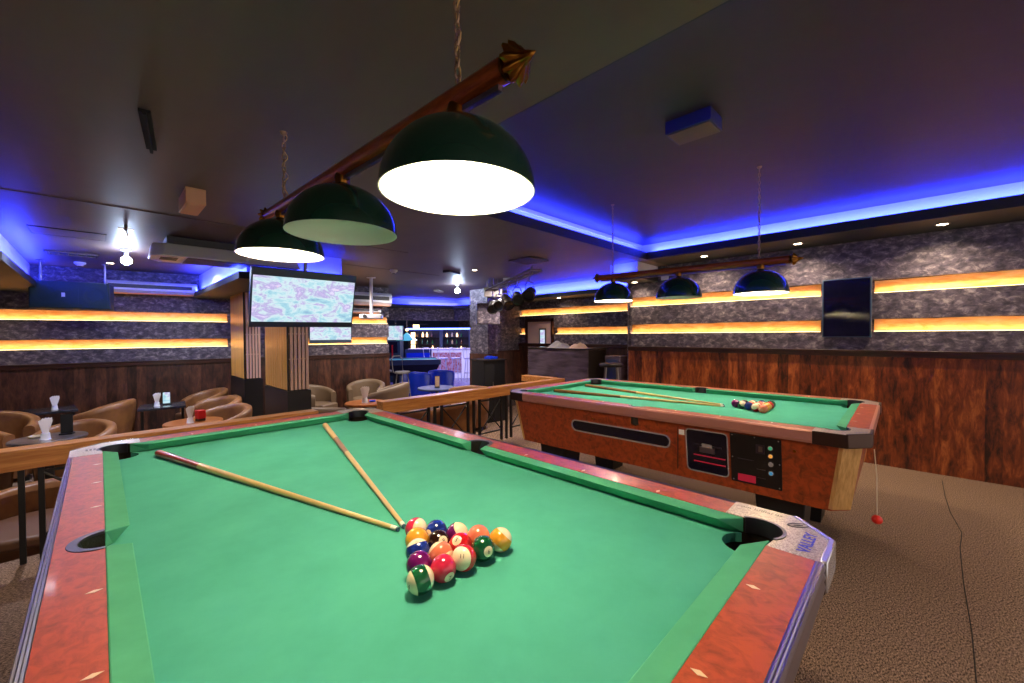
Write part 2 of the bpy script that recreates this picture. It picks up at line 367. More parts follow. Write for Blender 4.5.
banded_wall('wall_right', 4.93, 1.6, -pi/2, 5.3, 0, 2.29, 0, 'wainscot',
    {0: [(0, 2.28, 'lower amber lit stone niche of the right wall, left of the black screen'), (2.72, 5.3, 'lower amber lit stone niche of the right wall, right of the black screen')],
     1: [(0, 2.28, 'upper amber lit stone niche of the right wall, left of the black screen'), (2.72, 5.3, 'upper amber lit stone niche of the right wall, right of the black screen')]}, 4)
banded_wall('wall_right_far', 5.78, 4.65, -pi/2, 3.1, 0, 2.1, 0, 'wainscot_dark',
    {0: [(0, .24, 'short piece of lower amber niche left of the pale door'), (.98, 3.1, 'lower amber lit niche between the pale door and the wall corner')],
     1: [(0, 3.1, 'upper amber lit niche running above the pale door')]}, 6)
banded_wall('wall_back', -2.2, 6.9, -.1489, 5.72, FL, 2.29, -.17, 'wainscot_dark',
    {0: [(0, 3.08, 'lower amber lit niche on the back wall below the speaker cabinet'), (4.15, 5.70, 'lower amber lit niche to the right of the small back wall television')],
     1: [(0, 3.08, 'upper amber lit niche on the back wall just under the speaker cabinet'), (4.15, 5.70, 'upper amber lit niche under the projector on the back wall')]}, 8)
b = MB().box(-2.6, -2.5, -3.8, 9, FL, LOW, 'wallpaper'); struct(b.build('wall_left', smooth=0))
# step of the right wall, partition wall behind the desk
b = MB().box(4.93, 5.9, 1.58, 1.63, 0, LOW, 'wallpaper').box(5.0, 5.9, 1.62, 1.64, 0, 1.1, 'wainscot'); struct(b.build('wall_step', smooth=0))
b = MB().box(4.62, 5.9, 4.65, 4.75, FL, 2.2, 'wallpaper'); struct(b.build('wall_partition', smooth=0))
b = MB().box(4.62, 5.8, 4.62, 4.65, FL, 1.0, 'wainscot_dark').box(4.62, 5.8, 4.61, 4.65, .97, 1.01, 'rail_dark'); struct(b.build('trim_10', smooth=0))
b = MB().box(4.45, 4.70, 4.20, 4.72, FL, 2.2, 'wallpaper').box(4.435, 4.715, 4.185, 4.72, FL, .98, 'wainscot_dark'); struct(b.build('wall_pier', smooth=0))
# bulkheads with cove lips
def bulk(name, x0, x1, y0, y1, zb, zt, lipw, sides, under='ceiling'):
    b = MB().box(x0, x1, y0, y1, zb+.07, LOW, 'cove')
    b.box(x0-(lipw if 'l' in sides else 0), x1+(lipw if 'r' in sides else 0), y0-(lipw if 'f' in sides else 0), y1, zb, zb+.07, 'lip')
    struct(b.build(name, smooth=0))
bulk('trim_11', 5.42, 5.9, 1.62, 4.65, 2.03, 2.28, .11, 'l')
bulk('trim_12', 4.33, 4.93, 1.16, 1.56, 2.07, 2.28, .1, 'l')
bulk('trim_13', .50, 1.50, 3.60, 6.7, 1.93, 2.28, .09, 'lf')
bulk('trim_14', -2.5, -1.22, 3.6, 7.2, 1.93, 2.28, .1, 'r')
# frieze wall over the bar opening and its cove
def seg_wall(name, p0, p1, z0, z1, m, th=.1):
    d = Vector((p1[0]-p0[0], p1[1]-p0[1], 0)); a = math.atan2(d.y, d.x)
    b = MB().box(0, d.length, 0, th, z0, z1, m); return struct(b.build(name, loc=(p0[0], p0[1], 0), rot=(0, 0, a), smooth=0))
seg_wall('wall_frieze', (4.3, 7.95), (6.12, 7.42), 1.72, 2.05, 'wallpaper')
seg_wall('wall_frieze_right', (6.12, 7.42), (6.35, 6.1), 1.72, 2.05, 'wallpaper')
seg_wall('trim_15', (4.3, 7.86), (6.04, 7.36), 2.03, 2.12, 'lip', .1)
seg_wall('trim_16', (6.04, 7.36), (6.27, 6.1), 2.03, 2.12, 'lip', .1)
seg_wall('trim_17', (4.3, 8.05), (6.22, 7.50), 2.12, 2.28, 'cove', .05)
seg_wall('trim_18', (6.22, 7.50), (6.45, 6.1), 2.12, 2.28, 'cove', .05)
b = MB().box(3.0, 16, 15.5, 15.6, FL, LOW, 'blue_paint').box(12.6, 12.7, 3, 15.5, FL, LOW, 'wallpaper'); struct(b.build('wall_bar', smooth=0))
# ------------------------------------------------------------ pool tables
def cham(x, y, c):   # rectangle with cut corners
    return [(x-c, -y), (x, -y+c), (x, y-c), (x-c, y), (-x+c, y), (-x, y-c), (-x, -y+c), (-x+c, -y)]
def pool_table(label, loc, rz, side_gear):
    t = thing('pool_table', label, 'pool table', loc, rz, 'coin operated pool tables')
    b = MB(); b.prism(cham(.605, 1.185, .075), .42, .773, 'cabinet_wood', pts2=cham(.655, 1.235, .075), caps=False); b.prism(cham(.60, 1.18, .075), .42, .44, 'black_matte'); b.build('cabinet', t)
    for sx in (-1, 1):
        for sy in (-1, 1):
            b = MB(); x, y = sx*.40, sy*.86
            b.prism([(x-.10, y-.10), (x+.10, y-.10), (x+.10, y+.10), (x-.10, y+.10)], .0, .425, 'black', pts2=[(x-.13, y-.13), (x+.13, y-.13), (x+.13, y+.13), (x-.13, y+.13)])
            b.build('leg', t, bevel=.005)
            # metal panel over the cut corner of the cabinet
            b = MB(); top = [(.658, 1.150), (.660, 1.168), (.596, 1.240), (.575, 1.240), (.575, 1.225), (.65, 1.15)]
            bot = [(.608, 1.100), (.610, 1.118), (.546, 1.190), (.525, 1.190), (.525, 1.175), (.60, 1.10)]
            f = lambda P: [(sx*a, sy*c) for a, c in P]
            b.prism(f(bot), .43, .772, 'brass_panel', pts2=f(top)); b.build('corner_panel', t)
    # slate bed with notches for the pockets
    cp = arc(.57, 1.135, .066, 268, 182, 8)           # corner pocket notch, first quadrant
    sp = arc(.615, 0, .056, 108, 252, 8)
    q1 = [(.598, .06)] + [(.598, 1.07)] + [(.545, 1.07)] + [(x, y) for x, y in cp if x < .56] [:0]
    nt_c = arc(.545, 1.113, .062, -31, -233.5, 14)
    nt_s = [(.598, .052), (.590, .045), (.586, .02), (.585, 0)]
    right = [(x, -y) for x, y in nt_c[::-1]] + [(x, -y) for x, y in nt_s] + nt_s[::-1][1:] + nt_c
    outline = right + [(-x, -y) for x, y in right]
    b = MB(); b.prism(outline, .773, .798, 'cloth'); b.build('cloth_bed', t, smooth=0)
    # rails
    for sx in (-1, 1):
        b = MB()
        hole = arc(.60, 0, .065, -90, 90, 14, .067)
        pts = [(.60, -1.04)] + [(x, y) for x, y in hole] + [(.60, 1.04), (.686, 1.04), (.686, -1.04)]
        b.prism([(sx*x, y) for x, y in pts], .778, .84, 'rail_wood'); b.build('long_rail', t, smooth=0)
        b = MB(); ring = arc(.60, 0, .066, -90, 90, 18, .068) + arc(.60, 0, .046, 90, -90, 18, .054)
        b.prism([(sx*x, y) for x, y in ring], .778, .8415, 'alu_dark'); b.build('side_pocket_plate', t, bevel=.0015, smooth=50)
        b = MB()   # grooved metal strip on the outside edge
        prof = [(.685, .775), (.695, .775), (.702, .79), (.703, .832), (.700, .8405), (.685, .8405)] if side_gear else [(.685, .775), (.70, .775), (.703, .79), (.7005, .80), (.703, .81), (.7005, .82), (.703, .832), (.700, .8405), (.697, .8395), (.695, .8415), (.692, .8395), (.690, .8415), (.687, .8395), (.685, .8405)]
        n = len(prof); vs = [(sx*x, y, z) for y in (-1.04, 1.04) for x, z in prof]
        b.add(vs, [(i, (i+1) % n, n+(i+1) % n, n+i) for i in range(n)]+[tuple(range(n)), tuple(range(2*n-1, n-1, -1))], 'alu' if not side_gear else 'rail_trim'); b.build('edge_strip', t, smooth=20)
        b = MB(); sy = sx; b.box(-.475, .475, *sorted((sy*1.165, sy*1.258)), .778, .84, 'rail_wood'); b.build('end_rail', t, smooth=0)
        b = MB(); prof2 = [(y-.685+1.258, z) for y, z in prof]; vs = [(x, sy*y, z) for x in (-.475, .475) for y, z in prof2]
        b.add(vs, [(i, (i+1) % n, n+(i+1) % n, n+i) for i in range(n)]+[tuple(range(n)), tuple(range(2*n-1, n-1, -1))], 'alu' if not side_gear else 'rail_trim'); b.build('edge_strip', t, smooth=20)
    # cushions
    def cushion(back0, nose0, nose1, back1, inn):   # plan points, inn = direction towards the rail
        b = MB(); e = .034
        vs = [(*back0, .84), (*nose0, .836), (*nose1, .836), (*back1, .84),
              (*back0, .798), (nose0[0]+inn[0]*e, nose0[1]+inn[1]*e, .798), (nose1[0]+inn[0]*e, nose1[1]+inn[1]*e, .798), (*back1, .798)]
        b.add(vs, [(0, 1, 2, 3), (4, 7, 6, 5), (0, 4, 5, 1), (1, 5, 6, 2), (2, 6, 7, 3), (3, 7, 4, 0)], 'cushion_cloth')
        b.build('cushion', t, bevel=.003, smooth=0)
    for sx in (-1, 1):
        for sy in (-1, 1):
            cushion((sx*.60, sy*.050), (sx*.552, sy*.066), (sx*.552, sy*1.035), (sx*.60, sy*1.086), (sx, 0))
        cushion((-.512, sx*1.165), (-.448, sx*1.117), (.448, sx*1.117), (.512, sx*1.165), (0, sx))
    # corner castings, pockets
    for sx in (-1, 1):
        for sy in (-1, 1):
            hole = arc(.556, 1.126, .060, -42, 132, 16)
            pts = [(.60, 1.04)] + hole + [(.475, 1.165), (.475, 1.275), (.604, 1.275), (.70, 1.187), (.70, 1.04)]
            b = MB(); b.prism([(sx*x, sy*y) for x, y in pts], .772, .839, 'chrome_shaded').prism([(sx*x, sy*y) for x, y in pts], .839, .841, 'cast'); c = b.build('corner_casting', t, bevel=.003, smooth=40)
            b = MB(); rim = arc(.556, 1.126, .064, -40, 130, 20) + arc(.556, 1.126, .056, 130, -40, 20)
            b.prism([(sx*x, sy*y) for x, y in rim], .80, .8425, 'alu_dark'); b.build('pocket_rim', c, smooth=50)
            b = MB(); bt = [(.7006, 1.180), (.7006, 1.19), (.606, 1.2790), (.48, 1.2790), (.48, 1.265), (.60, 1.265), (.694, 1.180)]
            b.prism([(sx*x, sy*y) for x, y in bt], .774, .843, 'chrome' if not side_gear else 'chrome_shaded'); b.build('corner_band', c, bevel=.003)
            b = MB(); b.lathe([(.064, .7975), (.070, .785), (.066, .72), (.04, .70), (0, .695)], 'pocket', 24, T(sx*.545, sy*1.113, 0))
            b.lathe([(.0605, .836), (.063, .797)], 'pocket', 24, T(sx*.556, sy*1.126, 0), *( (R(-45), R(135)) if (sx, sy) == (1, 1) else (R(45), R(225)) if (sx, sy) == (-1, 1) else (R(135), R(315)) if (sx, sy) == (-1, -1) else (R(225), R(405)) ))
            b.build('pocket', t)
        b = MB(); b.lathe([(.052, .77), (.048, .72), (.03, .70), (0, .695)], 'pocket', 24, T(sx*.610, 0, 0)).lathe([(.0475, .836), (.052, .77)], 'pocket', 16, T(sx*.600, 0, 0), *((-pi/2, pi/2) if sx > 0 else (pi/2, 3*pi/2))); b.build('pocket', t)
    # sights
    first = None
    pos = [(sx*.617, k*.28, 0) for sx in (-1, 1) for k in (-3, -2, -1, 1, 2, 3)] + [(k*.28, sy*1.187, 1) for sy in (-1, 1) for k in (-1, 0, 1)]
    for x, y, q in pos:
        if first is None:
            first = MB().prism([(-.0125, 0), (0, -.0055), (.0125, 0), (0, .0055)], 0, .0006, 'inlay').build('diamond_inlay', t, smooth=0); o = first
        else: o = first.copy(); COL.objects.link(o); o.parent = t
        o.location = (x, y, .8402); o.rotation_euler = (0, 0, q*pi/2)
    if not side_gear:
        # lettering and small emblem on the near right casting
        vs, fs = text_mesh('VALLEY', .034)
        b = MB(); [b.add([(v[0]+q_*.0009, v[1]+r_*.0007, q_*.00002+r_*.00001) for v in vs], fs, 'blue_ink') for q_ in (-1, 0, 1) for r_ in (-1, 0, 1)]; o = b.build('lettering', None, (.553, -1.233, .8421), (0, 0, ANG1), smooth=0); o.parent = t
        b = MB(); b.prism(arc(0, 0, .027, 0, 350, 24, .013) + arc(0, 0, .022, 350, 0, 24, .009), 0, .0008, 'dark_ink'); b.prism(arc(0, 0, .012, 0, 345, 12, .003), 0, .0008, 'dark_ink')
        o = b.build('emblem', None, (.640, -1.200, .8421), (0, 0, R(-50)), smooth=0); o.parent = t
        vs, fs = text_mesh('coin billiards', .022)
        b = MB(); b.add([(v[0], v[1], 0) for v in vs], fs, 'dark_ink'); o = b.build('small_lettering', None, (.672, -1.105, .8421), (0, 0, R(-90)), smooth=0); o.parent = t
        b = MB()
        for k in range(3): b.box(-.652+k*.012, -.645+k*.012, 1.13, 1.16, .8412, .8422, 'dark_ink')
        b.build('badge', t, smooth=0)
        return t
    # fittings on the long side that faces the first table
    xs = lambda z: -(.605+.05*(z-.42)/.355)
    tilt = math.atan2(.05, .355)
    def face(y0, y1, z0, z1, r, n=6):
        P = []
        for cy, cz, a in ((y1-r, z1-r, 0), (y0+r, z1-r, 90), (y0+r, z0+r, 180), (y1-r, z0+r, 270)): P += arc(cy, cz, r, a, a+90, n)
        return P
    def plate(name, y0, y1, z0, z1, r, d0, d1, m, inner=None, parent=t):
        P = face(y0, y1, z0, z1, r); b = MB(); n = len(P)
        if inner is None:
            vs = [(xs(z)-d, y, z) for d in (d0, d1) for y, z in P]
            b.add(vs, [(i, (i+1) % n, n+(i+1) % n, n+i) for i in range(n)]+[tuple(range(n)), tuple(range(2*n-1, n-1, -1))], m)
        else:
            Q = face(y0+inner, y1-inner, z0+inner, z1-inner, max(r-inner, .002))
            vs = [(xs(z)-d, y, z) for d, PP in ((d0, P), (d1, P), (d1, Q), (d0, Q)) for y, z in PP]
            for k in range(4):
                a, c = k*n, ((k+1) % 4)*n
                b.add([], [], m); 
            b.add(vs, [(k*n+i, k*n+(i+1) % n, ((k+1) % 4)*n+(i+1) % n, ((k+1) % 4)*n+i) for k in range(4) for i in range(n)], m)
        return b.build(name, parent, smooth=40)
    s = plate('ball_return', -.27, .525, .583, .655, .036, -.01, .001, 'glass_black'); plate('chrome_frame', -.28, .535, .573, .665, .045, 0, .006, 'chrome', .009, s)
    b = MB().cyl((xs(.6)-.003, .50, .608), (xs(.6)-.012, .50, .608), .022, 'red_ball'); 
    s = plate('ball_window', -.635, -.388, .475, .735, .025, -.01, .001, 'glass_black'); plate('chrome_frame', -.640, -.383, .470, .740, .028, 0, .006, 'chrome', .007, s)
    b = MB().box(xs(.6)-.010, xs(.6)-.002, -.56, -.47, .60, .635, 'alu').box(xs(.6)-.014, xs(.6)-.002, -.545, -.485, .635, .655, 'chrome').box(xs(.6)-.010, xs(.6)-.002, -.60, -.43, .640, .648, 'alu_dark'); b.build('ball_tray', s)
    for z in (.575, .535): b = MB().box(xs(z)-.006, xs(z)-.002, -.62, -.43, z, z+.006, 'red_glow'); b.build('red_rail', s)
    s = plate('coin_panel', -.918, -.652, .462, .750, .006, 0, .004, 'black')
    for z, m in ((.695, 'button_green'), (.650, 'button_amber'), (.603, 'chrome'), (.552, 'button_blue')):
        b = MB().cyl((xs(z)-.003, -.865, z), (xs(z)-.010, -.865, z), .013, 'chrome', 16).cyl((xs(z)-.008, -.865, z), (xs(z)-.014, -.865, z), .009, m, 16); b.build('button', s)
    b = MB().box(xs(.68)-.008, xs(.68)-.003, -.835, -.79, .655, .705, 'alu_dark').box(xs(.68)-.011, xs(.68)-.003, -.825, -.805, .665, .695, 'steel'); b.build('coin_slot', s)
    b = MB().box(xs(.5)-.008, xs(.5)-.003, -.785, -.69, .475, .515, 'red_glow'); b.build('reject_slot', s)
    b = MB()
    for z, y0, y1 in ((.604, -.775, -.69), (.56, -.835, -.79), (.51, -.835, -.79)): b.box(xs(z)-.0065, xs(z)-.003, y0, y1, z, z+.003, 'alu_dark')
    b.build('groove', s)
    for y, z in ((-.665, .74), (-.905, .74), (-.665, .475), (-.905, .475), (-.785, .742), (-.663, .61), (-.908, .61)):
        b = MB().cyl((xs(z)-.003, y, z), (xs(z)-.006, y, z), .004, 'chrome', 8); b.build('screw', s)
    b = MB().box(xs(.705)-.002, xs(.705)+.002, -.375, -.34, .69, .722, 'paper'); b.build('price_sticker', t)
    b = MB().box(-.648, -.640, -.334, -.331, .47, .76, 'black'); b.build('panel_seam', t)
    for y in (.33, -.26, -.98):
        b = MB().cyl((xs(.70)-.001, y, .70), (xs(.70)-.005, y, .70), .008, 'brass', 10); b.build('lock', t)
    # lettering on the near left casting
    vs, fs = text_mesh('VALLEY', .024)
    b = MB(); b.add([(v[0], v[1], 0) for v in vs], fs, 'blue_ink'); o = b.build('lettering', None, (-.60, -1.238, .8421), (0, 0, R(-40)), smooth=0); o.parent = t
    vs, fs = text_mesh('coin billiards', .014)
    b = MB(); b.add([(v[0], v[1], 0) for v in vs], fs, 'dark_ink'); o = b.build('small_lettering', None, (-.675, -1.105, .8421), (0, 0, R(-90)), smooth=0); o.parent = t
    return t
pool_table('near green pool table under the large lit lamps, with racked balls on it', (0, 0, 0), 0, False)
T2 = (2.607, -.0475, 0); A2 = .0154
pt2 = pool_table('far green pool table beside the right wall, coin panel in its side', T2, A2, True)
pt2.scale = (1.011, .9485, 1)
for o in pt2.children:
    if o.name.split('.')[0] in ('ball_return', 'ball_window', 'coin_panel', 'price_sticker', 'panel_seam', 'lock'): o.location = (-.002, .025, .017 if o.name.startswith('ball_return') else .009)
def on2(x, y, z=0): return (T2[0]+cos(A2)*x-sin(A2)*y, T2[1]+sin(A2)*x+cos(A2)*y, z)
# chalk string with a red ball hanging from the end of the far table
t = thing('hanging_tag', 'small red ball hanging on a cord from the corner of the far pool table', 'red ball', (1.955, -1.29, .452))
MB().tube([(0, 0, .02), (0, .002, .2), (.004, .012, .33)], .0022, 'cord', 6).build('cord', t)
MB().ball((0, 0, 0), .021, 'red_ball', 10).build('red_ball', t)
# ------------------------------------------------------------ balls
BR = .0286; ZB = .798+BR
def basis(zd, yd=None):
    z = zd.normalized(); y = yd or (Vector((0, 0, 1)) if abs(z.z) < .9 else F); y = (y-z*y.dot(z)).normalized(); return Matrix((y.cross(z), y, z)).transposed()
VIEW = lambda r, u, f: RT*r+UP*u-F*f
ballmesh = {}
def billiard_ball(num, loc, axis, disc, label, group):
    """axis: direction of the stripe's axle; disc: direction the number faces (camera frame right, up, toward)"""
    stripe = num > 8; k = num if num <= 8 else num-8
    zx = VIEW(*axis); m = basis(zx)
    key = ('stripe_%d' if stripe else 'ball_%d') % k
    t = MB().ball((0, 0, 0), BR, key, 16).build('billiard_ball', loc=loc, smooth=80); t.rotation_euler = m.to_euler()
    tag(t, label, 'ball', group)
    if disc:
        tc = (CAM-Vector(loc)).normalized(); rr = (RT-tc*RT.dot(tc)).normalized(); uu = tc.cross(rr); a_, b_ = disc
        d = m.transposed() @ (tc*math.sqrt(max(0, 1-a_*a_-b_*b_))+rr*a_+uu*b_).normalized(); q = Vector((0, 0, 1)).rotation_difference(d).to_matrix().to_4x4()
        # upright numeral
        b = MB(); prof = [(BR*1.004*sin(R(a)), BR*1.004*cos(R(a))) for a in (24, 20, 15, 10, 5, 0)]
        b.lathe(prof, 'cream', 24, q); dd = b.build('number_disc', t, smooth=80)
        vs, fs = text_mesh(str(num), .0135)
        up = (m.transposed() @ UP); yl = (q.to_3x3().inverted() @ up); an = math.atan2(-yl.x, yl.y)
        P = []
        for v in vs:
            x, y = v[0]*cos(an)-v[1]*sin(an), v[0]*sin(an)+v[1]*cos(an); P.append((x, y, math.sqrt((BR*1.03)**2-x*x-y*y)))
        b = MB(); b.add(P, fs, 'dark_ink', q); b.build('numeral', dd, smooth=0)
    return t
names = {9: 'yellow and cream striped', 2: 'dark blue', 12: 'purple and cream striped', 5: 'orange', 13: 'salmon and cream striped', 1: 'yellow', 8: 'dark brown', 3: 'red', 6: 'green',
         10: 'blue and cream striped', 11: 'cream and red striped', 4: 'purple', 7: 'crimson', 14: 'green and cream striped', 15: 'red and cream striped'}
rackA = [  # row, column, number, axis, disc, extra words
    (0, 0, 15, (.8, .3, .5), None, 'at the tip of the rack nearest the cue tips'),
    (1, 0, 1, (0, 1, 0), None, 'just in front of the red striped tip ball'),
    (1, 1, 2, (0, 1, 0), (-.72, -.25), 'behind the dark brown number 8 ball'),
    (2, 0, 10, (.35, -.8, .5), None, 'between the plain yellow and plain purple balls'),
    (2, 1, 8, (0, 1, 0), (.42, .12), 'in the middle of the rack with its number 8 facing the room'),
    (2, 2, 12, (.7, .7, .15), None, 'on the far edge of the rack'),
    (3, 0, 4, (0, 1, 0), None, 'second from the near corner of the rack'),
    (3, 1, 13, (.7, -.5, .5), None, 'enclosed between crimson and red balls'),
    (3, 2, 3, (0, 1, 0), (-.35, .4), 'with its number turned upward near the rack centre'),
    (3, 3, 5, (0, 1, 0), None, 'on the far edge of the rack, plain salmon coloured'),
    (4, 0, 14, (-.85, -.2, .5), (-.8, -.4), 'at the corner of the rack closest to the viewer'),
    (4, 1, 7, (0, 1, 0), (.55, -.62), 'second ball of the near row with its number low'),
    (4, 2, 11, (-.35, .35, .85), (-.15, .1), 'in the middle of the near row reading 11'),
    (4, 3, 6, (0, 1, 0), (.48, -.25), 'fourth ball of the near row with its number 6 to the right'),
    (4, 4, 9, (.6, .65, -.3), None, 'at the right end of the near row')]
DX = .0573; DY = DX*.8661
for r, c, n, ax, di, ex in rackA:
    billiard_ball(n, (-.0295-.5*DX*r+DX*c, -.4845-DY*r, ZB), ax, di, names[n]+' ball '+ex, 'balls racked on the near table')
rackB = [(0, 0, 4, None, 'at the left tip of the rack'), (1, 0, 14, None, 'next to the purple tip ball'), (1, 1, 8, None, 'behind the green striped ball'),
         (2, 0, 2, None, 'in the middle of the front edge'), (2, 1, 5, None, 'behind the dark blue ball'), (2, 2, 12, None, 'on the far edge'),
         (3, 0, 11, None, 'right of the blue ball in front'), (3, 1, 15, None, 'behind the front edge'), (3, 2, 13, None, 'inside, towards the wall'), (3, 3, 10, None, 'on the far edge of the base'),
         (4, 0, 5, None, 'at the front right corner'), (4, 1, 9, None, 'second along the right end row'), (4, 2, 1, None, 'in the middle of the right end row'), (4, 3, 3, None, 'fourth along the right end row'), (4, 4, 6, None, 'at the back right corner')]
for r, c, n, di, ex in rackB:
    ax = Vector((random.uniform(-1, 1), random.uniform(-.5, 1), random.uniform(-.6, .6)))
    billiard_ball(n, on2(.004-.5*DX*r+DX*c, -.447-DY*r, ZB), tuple(ax), None, names[n]+' ball '+ex+' of the far rack', 'balls racked on the far table')
# ------------------------------------------------------------ cues
def cue(label, tip, butt, bm):
    tip = Vector(tip); butt = Vector(butt); d = (butt-tip).normalized(); L = (butt-tip).length
    r = lambda s: .0062+.0085*s
    t = thing('cue_stick', label, 'pool cue', tuple(tip)); t.rotation_euler = Vector((0, 0, 1)).rotation_difference(d).to_euler()
    g = 'cues lying on the tables'; t['group'] = g
    def sec(name, a, c, m, end=False):
        b = MB(); ra, rc = r(a/L), r(c/L); b.lathe([(0, a), (ra, a), (rc, c), (0, c)] if not end else [(0, a), (ra, a), (rc, c-.008), (rc*.7, c), (0, c)], m, 16); return b.build(name, t, smooth=40)
    sec('leather_tip', 0, .006, 'cue_tip'); sec('ferrule', .006, .026, 'ferrule'); sec('shaft', .026, L*.55, 'cue_wood'); sec('forearm', L*.55, L*.74, 'cue_wood' if bm == 'cue_butt' else 'cue_brown')
    sec('butt', L*.74, L-.012, bm); sec('butt_cap', L-.012, L, 'rubber' if bm != 'cue_wood' else 'cue_butt', True)
zt, zu = .798+.0066, .798+.0150
cue('pool cue with a red butt on the near table, lying to the left', (-.039, -.412, zt), (-.427, 1.00, zu), 'cue_butt')
cue('pale pool cue with reddish wooden butt on the near table, lying to the right', (-.020, -.410, zt), (.314, 1.037, zu), 'cue_wood')
a, c = on2(-.032, -.385, zt), on2(-.235, 1.02, zu); cue('brown handled cue on the far table, the one nearer the long front rail', a, c, 'cue_brown')
a, c = on2(.018, -.365, zt), on2(.285, 1.022, zu); cue('brown handled cue on the far table, the one nearer the back corner pocket', a, c, 'cue_brown')
# ------------------------------------------------------------ billiard lights
def billiard_light(label, loc, rot, lit, chainlen, ys, power, ends, slack, shr=.182):
    t = thing('billiard_light', label, 'pool table lamp', loc, rot=rot)
    y0, y1 = ends
    MB().cyl((0, y0, 0), (0, y1, 0), .026, 'copper', 24).build('rod', t, smooth=60)
    MB().box(-.006, .006, y0+.02, y1-.02, -.038, -.024, 'alu').build('cable_channel', t)
    for sgn, yy in ((-1, y0), (1, y1)):
        b = MB(); n = 20; prof = [(.028, 0), (.029, .007), (.019, .012), (.028, .017), (.038, .021), (.032, .032), (.019, .044), (.010, .054), (.011, .058), (.007, .066), (0, .080)]
        vs = []; fs = []; p = len(prof); NN = 40
        for i in range(NN):
            a = 2*pi*i/NN
            for k, (r_, z_) in enumerate(prof):
                fl = 1+(.13*(1 if i % 4 < 2 else -1) if 2 < k < 8 else 0)
                vs.append((r_*fl*cos(a), r_*fl*sin(a), z_))
        for i in range(NN):
            j = (i+1) % NN
            for k in range(p-1): fs.append((i*p+k, j*p+k, j*p+k+1, i*p+k+1))
        b.add(vs, fs, 'brass', T(0, yy, 0) @ RX(-sgn*pi/2)); b.build('finial', t, smooth=60)
    for k, (yy, on) in enumerate(zip(ys, lit)):
        Xs = T(0, yy, 0) @ RX(-rot[0])
        b = MB(); ro, zc = shr, -.220; prof = [(ro*sin(R(a)), zc+.165*cos(R(a))) for a in range(8, 91, 6)]
        prof = [(.02, zc+.171)] + prof + [(ro, zc)]
        b.lathe(prof, 'shade_green', 48, Xs); s = b.build('shade', t, smooth=60)
        b = MB(); inner = [((ro-.004)*sin(R(a)), zc+.159*cos(R(a))) for a in range(0, 91, 6)]
        inner = [(max(r_, 0), z_) for r_, z_ in inner]+[(ro, zc-.001)]
        b.lathe(inner, 'shade_white', 48, Xs); b.build('shade_lining', s, smooth=60)
        b = MB().lathe([(0, zc+.215), (.02, zc+.215), (.026, zc+.19), (.022, zc+.172), (0, zc+.17)], 'brass', 20, Xs); b.build('shade_mount', t)
        b = MB().ball(tuple((Xs @ Vector((0, 0, zc+.075)))), .032, 'bulb' if on else 'bulb_off', 10).cyl(tuple(Xs @ Vector((0, 0, zc+.10))), tuple(Xs @ Vector((0, 0, zc+.16))), .016, 'steel')
        b.build('light_bulb', t)
        if on: light('lamp_glow', 'POINT', tuple(Xs @ Vector((0, 0, zc+.075))), power[k], WARM, .04, parent=t)
    for yy, L in chainlen:
        b = MB(); n = int(L/.026); q = rot[0]
        base = Vector((0, yy, .024)); up = RX(-q).to_3x3() @ Vector((0, 0, 1))
        for i in range(n):
            c0 = base+up*(.013+i*.026); ph = 0 if i % 2 else pi/2
            pts = []
            for j in range(10):
                a = 2*pi*j/10; w = .0065*cos(a); h = .0165*sin(a); pts.append(c0+up*h+Vector((w*cos(ph), w*sin(ph), 0)))
            b.tube(pts, .0030, 'chain', 5, closed=True)
        ch = b.build('chain', t)
        b = MB(); pts = [base+up*(L*i/24)+Vector(((.012 if slack and yy > 0 else .004)*sin(i*.9)+.004, .004*cos(i*1.1), 0)) for i in range(25)]
        b.tube(pts, .0022, 'chain' if not slack else 'cue_wood', 5); b.build('power_cable', ch)
        b = MB().lathe([(0, 0), (.016, 0), (.012, -.01), (.004, -.016), (0, -.016)], 'chain', 16, T(*(base+up*(L+.003))) @ RX(-q)); b.build('ceiling_hook', t)
    return t
billiard_light('large copper rod lamp with three dark green dome shades above the near table', (0, .02, 1.908), (R(1.7), 0, 0), (1, 0, 1), ((-.655, .358), (.62, .305)), (-.655, -.005, .675), (58, 0, 52), (-.822, .87), True)
billiard_light('smaller looking rod lamp with three dome shades above the far table', (2.66, -.03, 1.842), (R(1.0), 0, 0), (1, 0, 1), ((-.60, .64), (.56, .62)), (-.61, -.035, .555), (44, 0, 66), (-.78, .70), False, .171)
# ------------------------------------------------------------ railings
def railing(label, x0, x1, frames, singles, ret=None):
    t = thing('railing', label, 'railing', ((x0+x1)/2, 2.32, 0), 0, 'wooden topped iron railings'); cx = (x0+x1)/2
    b = MB().box(x0-cx, x1-cx, -.065, .065, .565, .685, 'beam_wood'); b.build('beam', t, bevel=.004)
    for a, c in frames:
        for x in (a, c): MB().box(x-.013-cx, x+.013-cx, -.013, .013, 0, .565, 'black').build('post', t)
        for z in (.13, .53): MB().box(a-cx, c-cx, -.008, .008, z-.008, z+.008, 'black').build('cross_rail', t)
        MB().cyl((a-cx, .004, .13), (c-cx, .004, .53), .008, 'black', 8).build('diagonal_bar', t); MB().cyl((a-cx, -.004, .53), (c-cx, -.004, .13), .008, 'black', 8).build('diagonal_bar', t)
    for x in singles: MB().box(x-.013-cx, x+.013-cx, -.013, .013, 0, .565, 'black').build('post', t)
    return t
railing('wooden topped iron railing left of the opening, behind the near table', -2.6, .72, [(-1.50, -1.06), (-.86, -.42), (-.27, .16), (.31, .69)], [-.937, -.345, .235])
